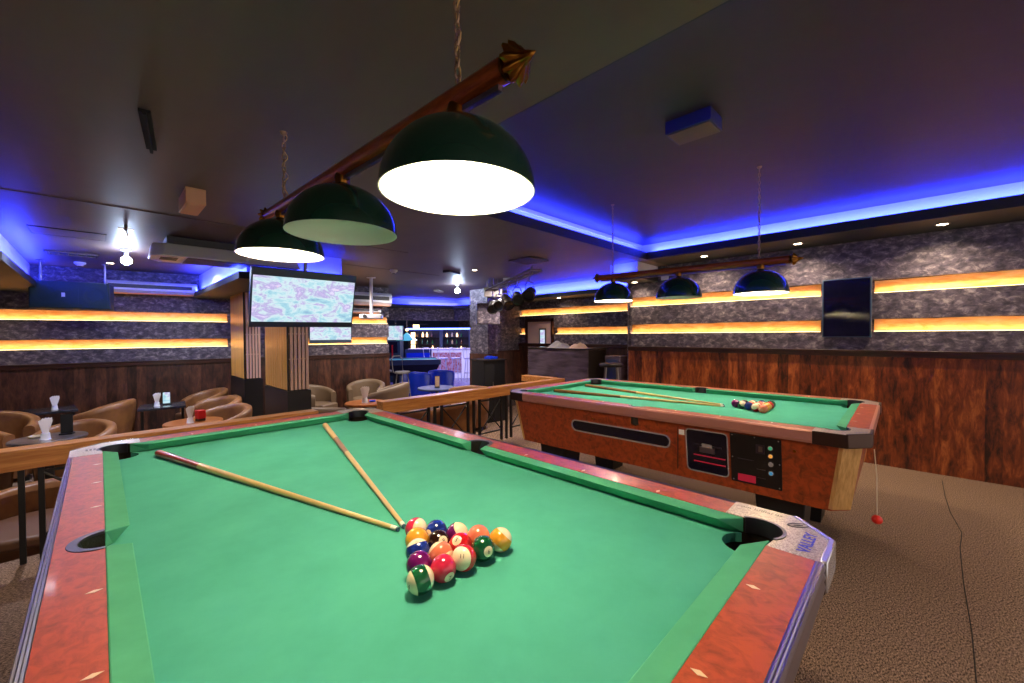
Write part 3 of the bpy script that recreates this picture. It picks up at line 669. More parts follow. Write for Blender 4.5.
railing('wooden topped iron railing right of the opening, running behind the far table', 1.32, 4.22, [(1.50, 1.884), (2.055, 2.43), (2.61, 2.975), (3.149, 3.52), (3.70, 4.10)], [1.965, 2.52, 3.065, 3.61])
t = thing('railing', 'short lit wooden railing running from the corner towards the pale desk', 'railing', (4.16, 2.9, 0))
MB().box(-.065, .065, -.5, .12, .60, .69, 'beam_wood').build('beam', t, bevel=.004)
for y in (-.4, .05): MB().box(-.013, .013, y-.013, y+.013, FL, .60, 'black').build('post', t)
# ------------------------------------------------------------ lounge furniture
def tub_chair(label, loc, rz, ht=1.0, s=1.0, m='leather'):
    t = thing('tub_chair', label, 'armchair', loc, rz, 'leather tub chairs')
    b = MB(); n = 30; vs = []; fs = []; k = 10
    for i in range(n+1):
        a = R(-128+256*i/n)+pi/2; q = abs(-128+256*i/n)/128
        top = (.66-.13*q**1.6)*ht; ri, ro = .235*s, .325*s
        rec = .03*(1-q)
        prof = [(ri, .10), (ri+.005, .40), (ri+rec*.4, top-.05), (ri+.01+rec*.5, top-.012), (ri+.03+rec*.5, top), (ro-.03+rec, top), (ro-.008+rec, top-.014), (ro+rec*.8, top-.06), (ro-.01, .30), (ro-.035, .06)]
        for r_, z_ in prof: vs.append((r_*cos(a), r_*sin(a), z_))
    for i in range(n):
        for j in range(k): fs.append((i*k+j, (i+1)*k+j, (i+1)*k+(j+1) % k, i*k+(j+1) % k))
    fs += [tuple(range(k)), tuple(n*k+j for j in range(k-1, -1, -1))]
    b.add(vs, fs, m); b.build('back_shell', t, smooth=60)
    P = arc(0, 0, .24*s, -50, 230, 22); b = MB().prism(P+[(-.19*s, -.29*s), (.19*s, -.29*s)], .27*ht, .38*ht, 'leather_in' if m == 'leather' else m); b.build('seat_cushion', t, bevel=.025, seg=3)
    b = MB().prism(arc(0, 0, .27*s, -45, 225, 20), .05, .27*ht, m); b.build('seat_base', t)
    for x, y in ((.2, -.17), (-.2, -.17), (.18, .2), (-.18, .2)): MB().cyl((x*s, y*s, 0), (x*s, y*s, .06), .02, 'black').build('foot', t)
    return t
def round_table(label, loc, r, h, m, group='round lounge tables'):
    t = thing('round_table', label, 'table', loc, 0, group)
    MB().lathe([(0, h), (r-.006, h), (r, h-.006), (r, h-.022), (r-.01, h-.03), (0, h-.03)], m, 40).build('tabletop', t, smooth=30)
    MB().cyl((0, 0, .02), (0, 0, h-.03), .03, 'black', 16).lathe([(0, h-.05), (.12, h-.05), (.12, h-.03), (0, h-.03)], 'black', 16).build('pedestal', t)
    MB().lathe([(0, .03), (.03, .03), (r*.72, .012), (r*.75, 0), (0, 0)], 'black', 28).build('base', t)
    return t
def napkins(label, loc, rz=0, s=1.0):
    t = thing('napkin_holder', label, 'napkins', loc, rz, 'napkin holders on the lounge tables')
    MB().lathe([(0, 0), (.03*s, 0), (.026*s, .006), (.022*s, .045*s), (0, .045*s)], 'plastic_white', 16).build('cup', t)
    for k in range(4):
        a = (-1.5+k)*.13
        b = MB(); b.prism([(-.014*s, 0), (.014*s, 0), (.020*s, .11*s), (.012*s, .135*s), (-.016*s, .12*s)], -.003+k*.001, .001+k*.001, 'paper', T(0, (k-1.5)*.008*s, .02*s) @ RY(a) @ RX(pi/2)); b.build('napkin', t, smooth=0)
def menu_stand(label, loc, rz, m='poster', h=.15):
    t = thing('menu_stand', label, 'menu stand', loc, rz)
    MB().box(-.045, .045, -.03, .03, 0, .012, 'black').build('foot', t)
    MB().box(-.042, .042, -.004, .004, .012, h, 'black').build('panel', t)
    MB().box(-.036, .036, -.0055, -.0042, .018, h-.01, m).build('card', t)
HT = .59
ta = (-.94, 4.22, FL); td = (.10, 4.12, FL); te = (1.95, 3.95, FL); tf = (3.45, 4.4, FL)
round_table('round grey marbled table behind the left railing with napkins and a dark menu stand', ta, .25, HT, 'table_marble')
round_table('round orange brown wooden table with a red box on it', td, .26, HT, 'table_orange')
round_table('round orange brown wooden table with folded napkins, right of the slatted pillar', te, .265, HT, 'table_orange')
round_table('dark blue topped round table with a menu stand, seen above the right railing', tf, .33, HT+.02, 'table_blue')
def square_table(label, loc, rz, h=.62):
    t = thing('square_table', label, 'table', loc, rz, 'dark square tables by the back wall')
    MB().box(-.23, .23, -.23, .23, h-.03, h, 'table_dark').build('tabletop', t, bevel=.004)
    for x in (-.2, .2): MB().box(x-.015, x+.015, -.015, .015, .02, h-.03, 'black').build('leg', t); MB().box(x-.02, x+.02, -.2, .2, 0, .02, 'black').build('foot', t)
square_table('dark square table by the back wall at the far left, with white napkins', (-1.05, 6.12, FL), .1)
square_table('dark square table by the back wall with a colourful menu card', (-.04, 5.50, FL), -.1)
napkins('white fanned napkins on the grey marbled table', (-.955, 4.13, FL+HT), .4, 1.25)
napkins('white napkins on the dark square table at the far left', (-1.0, 6.08, FL+.62), .2, 1.1)
napkins('white napkins beside the colourful menu card', (-.10, 5.46, FL+.62), .2, 1.1)
napkins('white napkins beside the red box', (.06, 4.05, FL+HT), .3, 1.15)
napkins('large white napkins on the orange table right of the slatted pillar', (1.93, 3.92, FL+HT), -.5, 1.45)
menu_stand('black menu stand on the grey marbled table', (-.83, 4.27, FL+HT), -.3, 'black_matte', .19)
menu_stand('colourful menu card on the dark square table', (.0, 5.52, FL+.62), -.2, 'screen_b', .17)
menu_stand('dark menu stand with a picture on the dark blue table', (3.44, 4.38, FL+HT+.02), -.7, 'fabric_tan', .20)
t = tag(MB().box(-.035, .035, -.035, .035, 0, .10, 'black').box(-.037, .037, -.037, .037, .025, .115, 'plastic_red').build('condiment_box', loc=(.155, 4.10, FL+HT), rot=(0, 0, .3), bevel=.004), 'bright red box on the orange table left of the slatted pillars', 'box')
t = tag(MB().lathe([(0, 0), (.035, 0), (.045, .012), (.04, .02), (.03, .008), (0, .006)], 'glass_clear', 18).build('ashtray', loc=(-1.03, 4.28, FL+HT)), 'small glass ashtray on the grey marbled table', 'ashtray')
t = tag(MB().lathe([(0, 0), (.035, 0), (.045, .012), (.04, .02), (.03, .008), (0, .006)], 'plastic_blue', 18).build('ashtray', loc=(2.03, 3.90, FL+HT)), 'small blue ashtray beside the large napkins', 'ashtray')
CH = [('tub chair by the back wall beside the far left square table, facing it', (-.62, 5.68), -1.9, 1.10, .98, 'leather'),
      ('wide tub chair cut by the left edge of the view, behind the marbled table', (-1.42, 5.35), .25, 1.08, 1.1, 'leather'),
      ('tub chair at the far left in front of the other one', (-1.46, 4.58), 1.3, 1.08, 1.05, 'leather'),
      ('tub chair directly behind the grey marbled table', (-.80, 4.76), -.3, .92, .95, 'leather'),
      ('low tub chair seen between the posts of the left railing', (-.93, 2.83), -.2, .68, 1.1, 'leather'),
      ('tub chair by the back wall next to the slatted pillars', (.44, 6.0), -1.3, 1.10, .92, 'leather'),
      ('middle tub chair of the three beside the slatted pillars', (.42, 5.12), -1.2, 1.06, .95, 'leather'),
      ('nearest tub chair of the three beside the slatted pillars', (.38, 4.40), -1.0, 1.02, .95, 'leather'),
      ('tub chair just right of the slatted pillars against the back wall', (1.88, 5.55), .5, 1.06, .95, 'leather_grey'),
      ('pale low tub chair right of the slatted pillars behind the orange table', (1.52, 4.45), 2.4, .86, 1.1, 'leather_grey'),
      ('grey brown tub chair by the right end of the back wall', (2.74, 5.58), -.6, 1.06, 1.0, 'leather_grey'),
      ('high backed grey brown tub chair with its back turned, right of the napkin table', (2.52, 4.48), -2.3, 1.16, 1.1, 'leather_grey'),
      ('tub chair whose back shows above the right railing', (3.58, 3.70), 2.5, 1.10, 1.0, 'leather'),
      ('tan tub chair behind the iron bars of the right railing, left one', (2.05, 3.10), 2.6, .95, 1.05, 'leather'),
      ('tan tub chair behind the iron bars of the right railing, right one', (2.80, 3.10), 3.5, .95, 1.0, 'leather')]
for lab, (x, y), rz, ht, s, m in CH: tub_chair(lab, (x, y, FL), rz, ht, s, m)
# ------------------------------------------------------------ slatted pillars
def pillar(label, x0, x1, y0, y1, zt):
    t = thing('pillar', label, 'pillar', ((x0+x1)/2, (y0+y1)/2, FL), 0, 'slatted square pillars'); hxx, hy = (x1-x0)/2, (y1-y0)/2
    MB().box(-hxx+.02, hxx-.02, -hy+.02, hy-.02, .9, zt-FL, 'slat_back').build('core', t)
    MB().box(-hxx-.005, hxx+.005, -hy-.005, hy+.005, 0, .915, 'black').build('base', t)
    b = MB(); w = (2*hy-.02)/10
    for k in range(10): y = -hy+.01+k*w; b.box(-hxx, -hxx+.02+.004*(k % 3), y+.006, y+w-.006, .925, zt-FL, 'slat_bronze')
    b.build('bronze_slats', t)
    b = MB(); n = 5; w = (2*hxx-.03)/n
    for k in range(n): x = -hxx+.02+k*w; b.box(x+.006, x+w-.006, -hy-.004, -hy+.012, .925, zt-FL, 'slat_pink')
    for z in (1.25, 1.52): b.box(-hxx+.02, hxx-.01, -hy+.010, -hy+.018, z, z+.012, 'slat_pink')
    b.build('pale_slats', t)
    MB().box(-hxx-.004, -hxx+.012, -hy-.006, -hy+.01, .92, zt-FL, 'black').build('corner_bead', t)
pillar('slatted pillar nearer the pool tables, behind the large television', .79, 1.015, 3.30, 4.14, 1.93)
pillar('slatted pillar further back, left of the large television', .775, .985, 5.06, 5.86, 1.93)
# ------------------------------------------------------------ screens
t = thing('television', 'large flat television hung from the ceiling and tilted forward, showing a pale blue picture', 'television', (.913, 3.07, 1.708)); 
_x = Vector((1.018, .036, .010)).normalized(); _z = Vector((.022, -.137, .56)); _z = (_z-_x*_z.dot(_x)).normalized(); _yv = _z.cross(_x)
t.rotation_euler = Matrix((_x, _yv, _z)).transposed().to_euler()
MB().box(-.51, .51, 0, .05, -.29, .29, 'bezel').build('frame', t, bevel=.003)
MB().box(-.495, .495, -.003, .001, -.235, .215, 'screen_a').build('screen', t, smooth=0)
MB().box(-.15, .15, .05, .10, -.1, .15, 'black').build('back_mount', t)
t2 = MB().cyl((0, .10, .05), (0, .10+.0, .62), .018, 'steel').box(-.06, .06, .04, .16, .60, .612, 'steel').build('ceiling_pole', t)
t = thing('television', 'small television on the back wall, right of the slatted pillar', 'television', (2.37, 6.165, 1.36), -.1489)
MB().box(-.36, .36, 0, .05, -.16, .14, 'bezel').build('frame', t, bevel=.003); MB().box(-.35, .35, -.003, 0, -.10, .13, 'screen_b').build('screen', t, smooth=0)
t = thing('television', 'tiny distant television in the bar area beyond the back wall', 'television', (5.0, 8.55, 1.40), -.79)
MB().box(-.22, .22, 0, .04, -.20, .20, 'bezel').build('frame', t); MB().box(-.205, .205, -.003, 0, -.185, .19, 'screen_b').build('screen', t, smooth=0)
MB().cyl((0, .02, .2), (0, .02, .88), .015, 'black').build('ceiling_pole', t)
t = thing('glass_screen', 'glossy black glass panel on the right wall between the lit niches', 'screen', (4.86, -.905, 1.59), -pi/2)
MB().box(-.20, .20, 0, .065, -.305, .31, 'bezel').build('frame', t, bevel=.004); MB().box(-.188, .188, -.003, .001, -.293, .298, 'glass_black').build('glass', t, smooth=0)
# ------------------------------------------------------------ ceiling fittings
t = thing('ceiling_air_conditioner', 'long white air conditioner hanging under the ceiling left of the lamps', 'air conditioner', (.35, 3.62, 2.07), .0)
MB().prism([(-.62, -.10), (-.54, -.22), (.62, -.22), (.62, .25), (-.54, .25), (-.62, .13)], .0, .13, 'plastic_white', pts2=[(-.60, -.05), (-.52, -.12), (.6, -.12), (.6, .25), (-.52, .25), (-.60, .1)]).build('casing', t, bevel=.012)
MB().box(-.36, .60, -.20, .18, -.006, .002, 'grille').build('intake_grille', t)
MB().box(-.545, -.42, -.10, .06, -.004, .002, 'ac_dark').build('vent', t)
MB().box(-.5, .6, -.1, .2, .13, .20, 'ac_dark').build('mounting_plate', t)
def wall_ac(label, loc, rz, L, h, d=.22):
    t = thing('wall_air_conditioner', label, 'air conditioner', loc, rz)
    b = MB(); pr = [(0, 0), (-d*.75, 0), (-d, h*.25), (-d, h*.8), (-d*.8, h), (0, h)]; n = len(pr)
    vs = [(x, y, z) for x in (-L/2, L/2) for y, z in pr]; b.add(vs, [(i, (i+1) % n, n+(i+1) % n, n+i) for i in range(n)]+[tuple(range(n)), tuple(range(2*n-1, n-1, -1))], 'plastic_white'); b.build('casing', t, bevel=.006)
    MB().box(-L/2+.04, L/2-.06, -d-.004, -d+.01, h*.42, h*.72, 'ac_dark').build('louvre', t)
    MB().box(-L/2+.04, L/2-.04, -d+.0, -.04, -.004, .004, 'orange_box').build('outlet_flap', t)
wall_ac('wide air conditioner on the back wall right of the speaker cabinet', (-.02, 6.56, 1.95), -.1489, 1.0, .17)
wall_ac('rounded air conditioner on the back wall behind the projector', (2.98, 6.05, 1.90), -.1489, .85, .24, .26)
wall_ac('second air conditioner low under the rounded one, mostly hidden', (2.90, 6.08, 1.76), -.1489, .66, .09, .16)
t = thing('speaker_cabinet', 'large dark teal speaker cabinet hanging from the ceiling at the far left', 'loudspeaker', (-.84, 6.02, 1.69), -.15)
MB().box(-.345, .345, -.02, .30, 0, .33, 'speaker').build('cabinet', t, bevel=.006)
MB().box(-.33, .33, -.03, -.02, .015, .315, 'speaker').build('grille', t)
for x in (-.21, .21): MB().lathe([(.10, 0), (.105, .004), (.09, .002), (.05, -.004), (0, -.002)], 'speaker', 28, T(x, -.031, .16) @ RX(pi/2)).build('driver', t)
MB().box(-.03, .07, -.034, -.03, .05, .27, 'speaker').build('horn', t)
MB().box(-.075, -.045, -.037, -.03, .14, .19, 'plastic_white').build('badge', t)
for x in (-.27, .29): MB().cyl((x, .1, .32), (x, .1, .58), .012, 'steel').box(x-.03, x+.03, .07, .13, .575, .585, 'steel').build('bracket', t)
t = thing('projector', 'white projector on a long ceiling pole in front of the back wall', 'projector', (2.50, 4.85, 1.60), -.6)
MB().box(-.17, .17, -.13, .13, 0, .075, 'plastic_white').build('body', t, bevel=.015)
MB().cyl((-.08, -.13, .04), (-.08, -.155, .04), .03, 'ac_dark').build('lens', t)
MB().cyl((0, 0, .075), (0, 0, .66), .026, 'plastic_white', 16).lathe([(0, .665), (.07, .665), (.07, .675), (0, .675)], 'plastic_white', 20).build('ceiling_pole', t)
t = thing('moving_spot', 'round lit bulb spotlight on the ceiling above the left lounge tables', 'ceiling spotlight', (-.385, 4.62, 2.28), 0, 'bright bluish white ceiling bulbs')
def bulbspot(t, w):
    MB().lathe([(0, 0), (.05, 0), (.045, -.02), (.02, -.03), (.02, -.085), (0, -.085)], 'plastic_white', 20).build('ceiling_rose', t)
    MB().ball((0, 0, -.125), .046, 'spot_white', 10).build('light_bulb', t)
    light('bulb_glow', 'POINT', (0, 0, -.125), w, (.50, .66, 1), .052, parent=t)
bulbspot(t, 44)
t['label'] = 'bright bluish bulb on the ceiling above the left lounge tables'
t = thing('moving_spot', 'bright bluish bulb on the ceiling above the lounge towards the bar', 'ceiling spotlight', (4.06, 4.60, 2.28), 0, 'bright bluish white ceiling bulbs'); bulbspot(t, 44)
for o in list(S.objects):
    if o.name.startswith('moving_spot'): o.name = 'ceiling_bulb'
t = thing('sprinkler', 'small cross shaped sprinkler head on the ceiling before the left bulb', 'sprinkler', (-.43, 3.34, 2.28))
MB().cyl((0, 0, 0), (0, 0, -.05), .012, 'steel', 10).build('stem', t); MB().box(-.05, .05, -.008, .008, -.035, -.028, 'brass').box(-.008, .008, -.05, .05, -.035, -.028, 'brass').build('deflector', t); MB().tube([(0, 0, -.05), (.01, .02, -.08), (0, .05, -.1), (.015, .06, -.12)], .004, 'brass', 6).build('wire', t)
def exit_box(label, loc, rz, sx, sy, sz, m, m2):
    t = thing('ceiling_box', label, 'ceiling box', loc, rz)
    MB().box(-sx/2, sx/2, -sy/2, sy/2, -sz, 0, m).build('housing', t, bevel=.003); MB().box(-sx/2+.01, sx/2-.01, -sy/2+.01, sy/2-.01, -sz-.004, -sz+.002, m2).build('face_plate', t)
exit_box('pale orange box fixed under the ceiling left of the near lamps', (-.155, 2.02, 2.28), 0, .105, .32, .10, 'orange_box', 'orange_box')
exit_box('blue sided flat box under the recessed ceiling', (1.70, -.54, HIGH), 0, .18, .24, .07, 'box_navy', 'ceiling')
for x, y, lab in ((-.76, 6.1, 'round smoke detector on the ceiling nearest the speaker cabinet'), (2.40, 3.95, 'round smoke detector on the ceiling right of the near lamps')):
    t = thing('smoke_detector', lab, 'smoke detector', (x, y, 2.28), 0, 'ceiling smoke detectors')
    MB().lathe([(0, 0), (.055, 0), (.055, -.018), (.038, -.03), (.03, -.045), (0, -.048)], 'plastic_white', 24).build('body', t); MB().lathe([(0, -.048), (.02, -.048), (.014, -.056), (0, -.058)], 'ac_dark', 14).build('sensor', t)
# access hatch, vents, patches in the ceiling
t = thing('ceiling_hatch', 'rectangular access hatch outline in the ceiling at the left', 'hatch', (-.78, 4.08, 2.28)); MB().box(-.23, .23, -.17, .17, -.004, 0, 'ceiling').build('lid', t)
b = MB()
for x0, x1, y0, y1 in ((-.235, .235, -.18, -.172), (-.235, .235, .172, .18), (-.24, -.232, -.18, .18), (.232, .24, -.18, .18)): b.box(x0, x1, y0, y1, -.005, 0, 'black')
b.build('frame', t)
def grille(label, loc, rz, sx, sy, n, m='ac_dark'):
    t = thing('ceiling_vent', label, 'vent', loc, rz); MB().box(-sx/2, sx/2, -sy/2, sy/2, -.006, 0, m).build('backing', t)
    b = MB()
    for k in range(n): x = -sx/2+.03+k*(sx-.06)/(n-1); b.box(x-.012, x+.004, -sy/2+.02, sy/2-.02, -.016, -.004, 'ceiling')
    b.build('slats', t); b = MB()
    for a, c, d, e in ((-sx/2, sx/2, -sy/2, -sy/2+.015), (-sx/2, sx/2, sy/2-.015, sy/2), (-sx/2, -sx/2+.015, -sy/2, sy/2), (sx/2-.015, sx/2, -sy/2, sy/2)): b.box(a, c, d, e, -.018, 0, 'ceiling')
    b.build('frame', t)
grille('slatted ceiling vent near the left bulb', (-.80, 5.36, 2.28), 0, .42, .22, 6)
grille('square ceiling vent beside the recessed ceiling edge', (3.24, 2.08, 2.28), 0, .36, .36, 8, 'brass')
b = MB()
for k in range(7): b.add([(-.62+k*.02+random.uniform(-.01, .01), 1.4+k*.04, 2.2795), (-.60+k*.02, 1.44+k*.04, 2.2795), (-.61+k*.02, 1.45+k*.045, 2.2795)], [(0, 1, 2)], 'black_matte')
t = struct(MB().box(-3.2, 1.9, 2.72, 2.735, 2.276, 2.281, 'ceiling').box(.0, 3.2, 3.95, 3.965, 2.276, 2.281, 'ceiling').build('trim_19'))
t = tag(MB().box(-.02, .02, -.22, .22, -.012, 0, 'black_matte').box(-.006, .006, -.24, .22, -.03, -.012, 'black_matte').build('ceiling_rail', loc=(-.43, 1.10, 2.28), rot=(0, 0, -.12)), 'short dark metal rod fixed flat under the ceiling at the upper left', 'rod')
def downlight(label, loc, w, spot=True, size=.035):
    t = thing('downlight', label, 'downlight', loc, 0, 'small recessed ceiling downlights')
    MB().lathe([(size, -.004), (size+.012, -.005), (size+.014, 0), (size, 0)], 'steel', 24).build('trim_ring', t); MB().lathe([(0, -.003), (size, -.004)], 'downlight_glow', 20).build('lens', t)
    if w: light('downlight_beam', 'SPOT', (0, 0, -.01), w, (1, .78, .55), .02, spot=R(150), parent=t, blend=.9)
for k, (x, y, z) in enumerate(((4.60, -1.58, 2.28), (4.60, -.53, 2.28), (4.60, .42, 2.28))): downlight('warm downlight in the soffit of the right wall, number %s from the camera side' % ('one', 'two', 'three')[k] if False else ('warm soffit downlight furthest right along the wall', 'middle warm soffit downlight along the wall', 'warm soffit downlight just left of the far lamp')[k], (x, y, z), 30)
downlight('small warm downlight under the white box beyond the recess', (4.75, 1.42, 2.07), 9); downlight('warm downlight under the far right bulkhead', (5.55, 3.4, 2.03), 9)
downlight('lit downlight in the lounge ceiling near the light rack', (3.25, 3.15, 2.28), 3); downlight('downlight in the ceiling beside the left bulb', (-.49, 5.9, 2.28), 3)
downlight('warm downlight under the left bulkhead', (-1.62, 6.2, 1.93), 12)
for x, y, rz, lab in ((3.10, 3.5, .3, 'dark rectangular plate under the ceiling before the distant bulb'), (4.45, 5.75, .6, 'small pale plate under the ceiling left of the distant bulb'), (4.25, 3.5, .8, 'thin pale oval plate on the ceiling by the light rack')):
    tag(MB().box(-.14, .14, -.06, .06, -.03, 0, 'plastic_white' if 'pale' in lab else 'ac_dark').build('ceiling_plate', loc=(x, y, 2.28), rot=(0, 0, rz), bevel=.005), lab, 'plate')
# light rack with stage lamps
P0, P1 = Vector((3.20, 1.92, 2.13)), Vector((3.66, 3.26, 2.02))
t = thing('stage_light_rack', 'metal ladder rack carrying stage lamps below the ceiling', 'light rack', tuple((P0+P1)/2), math.atan2(P1.y-P0.y, P1.x-P0.x)); L = (P1-P0).length/2
for y in (-.07, .07): MB().cyl((-L, y, .055), (L, y, -.055), .017, 'alu', 10).build('rail', t)
for k in range(6): x = -L+L*2*k/5; MB().cyl((x, -.07, -.055*x/L), (x, .07, -.055*x/L), .011, 'alu', 8).build('rung', t)
for x in (-L+.1, L-.1): MB().cyl((x, 0, 0), (x, 0, .12), .012, 'steel').build('hanger', t)
for k, x in enumerate((-.55, -.2, .12, .38, .62)):
    q = thing('stage_lamp', ('nearest stage lamp on the light rack', 'second stage lamp on the rack, pointing down', 'third stage lamp on the rack, with pale bracket', 'fourth stage lamp on the rack', 'furthest stage lamp on the light rack')[k], 'stage lamp', tuple(Vector(((P0+P1)/2))+Vector((x*cos(t.rotation_euler.z), x*sin(t.rotation_euler.z), -.26-.055*x/L))), t.rotation_euler.z+.5*k-2.2, 'stage lamps on the ladder rack')
    q.rotation_euler = (0, 0, 0); Xq = Vector((0, 0, 1)).rotation_difference(Vector((-.9+.35*(k % 3), -.5-.2*(k % 2), -.45))).to_matrix().to_4x4()
    MB().lathe([(0, -.12), (.05, -.12), (.07, -.06), (.075, .08), (.085, .10), (.078, .105), (.068, .085), (0, .07)], 'black' if k % 2 else 'desk_dark', 20, Xq).build('can', q)
    MB().lathe([(0, .075), (.066, .088)], 'screen_glass', 18, Xq).build('lens', q)
    MB().tube([(-.08, 0, 0), (-.085, 0, .09), (-.05, 0, .14), (.05, 0, .14), (.085, 0, .09), (.08, 0, 0)], .007, 'alu', 6).cyl((0, 0, .14), (0, 0, .27), .01, 'alu').cyl((-.085, 0, .262), (.085, 0, .262), .009, 'alu').cyl((0, -.085, .262), (0, .085, .262), .009, 'alu').build('yoke', q)
# security camera, small wall plate
t = thing('security_camera', 'white security camera under the ceiling at the left end of the television', 'camera', (.52, 3.50, 2.12), 2.2)
MB().box(-.04, .04, -.10, .10, -.035, .035, 'plastic_white').build('housing', t, bevel=.01); MB().tube([(0, .02, .03), (0, .03, .10), (0, .03, .16)], .012, 'plastic_white', 8).build('bracket', t); MB().cyl((0, -.10, 0), (0, -.11, 0), .025, 'glass_black').build('lens', t)
tag(MB().box(0, .02, -.05, .05, -.07, .07, 'plastic_white').build('junction_box', loc=(4.90, 1.05, 2.15)), 'small white box on the right wall beside the hanging bulkhead', 'junction box')
# ------------------------------------------------------------ desk, door, cabinet and what is around
t = thing('reception_desk', 'tall dark violet brown desk behind the far pool table', 'desk', (4.95, 2.78, 0), 0)
MB().box(-.28, -.25, -.62, .62, 0, 1.09, 'desk').build('front_panel', t, bevel=.003); MB().box(-.25, .25, -.62, -.59, 0, 1.08, 'desk_dark').build('side_panel', t); MB().box(-.25, .25, .59, .62, 0, 1.08, 'desk_dark').build('side_panel', t)
MB().box(-.29, .26, -.63, .63, 1.09, 1.11, 'desk_dark').build('desk_top', t, bevel=.003)
def cloth_heap(label, loc, sx, sy, sz, m, seed):
    random.seed(seed); b = MB(); n = 18; vs = []; fs = []
    for i in range(n+1):
        for j in range(n+1):
            x, y = -1+2*i/n, -1+2*j/n; r_ = math.sqrt(x*x+y*y)
            h = max(0, 1-r_**2.5)*(.65+.2*sin(5*x+seed)*cos(4*y)+.15*sin(9*y+3*x)); vs.append((x*sx, y*sy, h*sz+.001))
    for i in range(n):
        for j in range(n): fs.append((i*(n+1)+j, (i+1)*(n+1)+j, (i+1)*(n+1)+j+1, i*(n+1)+j+1))
    b.add(vs, fs, m); o = b.build('folded_cloth', loc=loc, smooth=80); tag(o, label, 'cloth')
cloth_heap('grey crumpled cloth on the tall desk', (4.80, 2.82, 1.11), .16, .22, .13, 'fabric_grey', 2)
cloth_heap('tan crumpled cloth at the right end of the tall desk', (4.80, 2.42, 1.11), .13, .17, .11, 'fabric_tan', 5)
t = thing('door_1', '', '', (5.765, 4.05, 0), 0); del t['label'], t['category']; struct(t)
MB().box(-.01, .02, -.30, .34, 0, 1.60, 'slat_pink').build('leaf', t); MB().box(-.03, .02, .34, .40, 0, 1.66, 'rail_dark').box(-.03, .02, -.34, -.30, 0, 1.66, 'rail_dark').box(-.03, .02, -.34, .40, 1.60, 1.66, 'rail_dark').build('frame', t)
MB().box(-.018, -.008, -.16, .02, 1.0, 1.46, 'steel').build('window_frame', t); MB().box(-.022, -.016, -.13, -.01, 1.03, 1.43, 'screen_b').build('pane', t)
t = thing('black_cabinet', 'low black cabinet with a blue tray on top in front of the wall pier', 'cabinet', (4.20, 3.92, FL), -.15)
MB().box(-.22, .22, -.2, .2, 0, 1.06, 'black').build('body', t, bevel=.004); MB().box(-.24, .24, -.22, .22, 1.06, 1.08, 'desk_dark').build('top', t); MB().box(-.21, -.01, -.205, -.2, .05, 1.0, 'black_matte').build('door', t); MB().box(-.05, -.03, -.215, -.205, .6, .7, 'steel').build('handle', t)
tag(MB().box(-.10, .10, -.07, .07, 0, .04, 'plastic_blue').box(-.08, .0, -.04, .04, .04, .055, 'plastic_blue').build('tray', loc=(4.25, 3.90, FL+1.08), bevel=.005), 'bright blue tray on the low black cabinet', 'tray')
t = thing('wallpapered_box', 'wallpaper coloured boxed element high on the pier in front of the partition wall', 'loudspeaker', (4.22, 3.95, 1.52), -.6)  # boxed wall element finished like the wallpaper, no loudspeaker
MB().box(-.20, .20, -.12, .12, 0, .36, 'wallpaper').build('cabinet', t, bevel=.004); MB().box(-.18, .18, -.126, -.12, .02, .34, 'wallpaper').build('grille', t); MB().cyl((0, 0, .36), (0, 0, .76), .015, 'steel').build('ceiling_pole', t)
tag(MB().box(-.15, .15, -.08, .08, 0, .16, 'fabric_grey').cyl((-.08, 0, .16), (-.08, 0, .30), .008, 'steel').cyl((.08, 0, .16), (.08, 0, .30), .008, 'steel').build('projector_box', loc=(4.12, 3.70, 1.98), rot=(0, 0, -.7)), 'small pale box hanging beside the light rack', 'box')
def stool(label, loc, m, h=.78, group=None, back=False):
    t = thing('bar_stool', label, 'stool', loc, random.uniform(0, 1), group)
    MB().lathe([(0, h), (.15, h), (.17, h-.02), (.16, h-.05), (0, h-.05)], 'black' if m == 'steel' else m, 20).build('seat', t)
    for k in range(4): a = pi/4+k*pi/2; MB().cyl((.11*cos(a), .11*sin(a), h-.05), (.19*cos(a), .19*sin(a), 0), .012, m, 8).build('leg', t)
    MB().tube([(.165*cos(2*pi*i/20), .165*sin(2*pi*i/20), .28) for i in range(20)], .008, m, 6, True).build('foot_ring', t)
    if back: MB().tube([(-.14, .12, h-.03), (-.15, .16, h+.26), (-.1, .17, h+.32), (.1, .17, h+.32), (.15, .16, h+.26), (.14, .12, h-.03)], .012, m, 6).build('backrest', t)
stool('round black bar stool with steel legs between the tall desk and the right wall', (4.52, 1.66, 0), 'steel', .92)
t = thing('console', 'dark grey box standing behind the bar stool at the wall step', 'box', (5.02, 1.86, 0), 0); MB().box(-.14, .14, -.13, .13, 0, 1.0, 'desk').build('body', t, bevel=.01); MB().box(-.145, -.14, -.10, .10, .5, .95, 'blue_paint').build('screen', t)
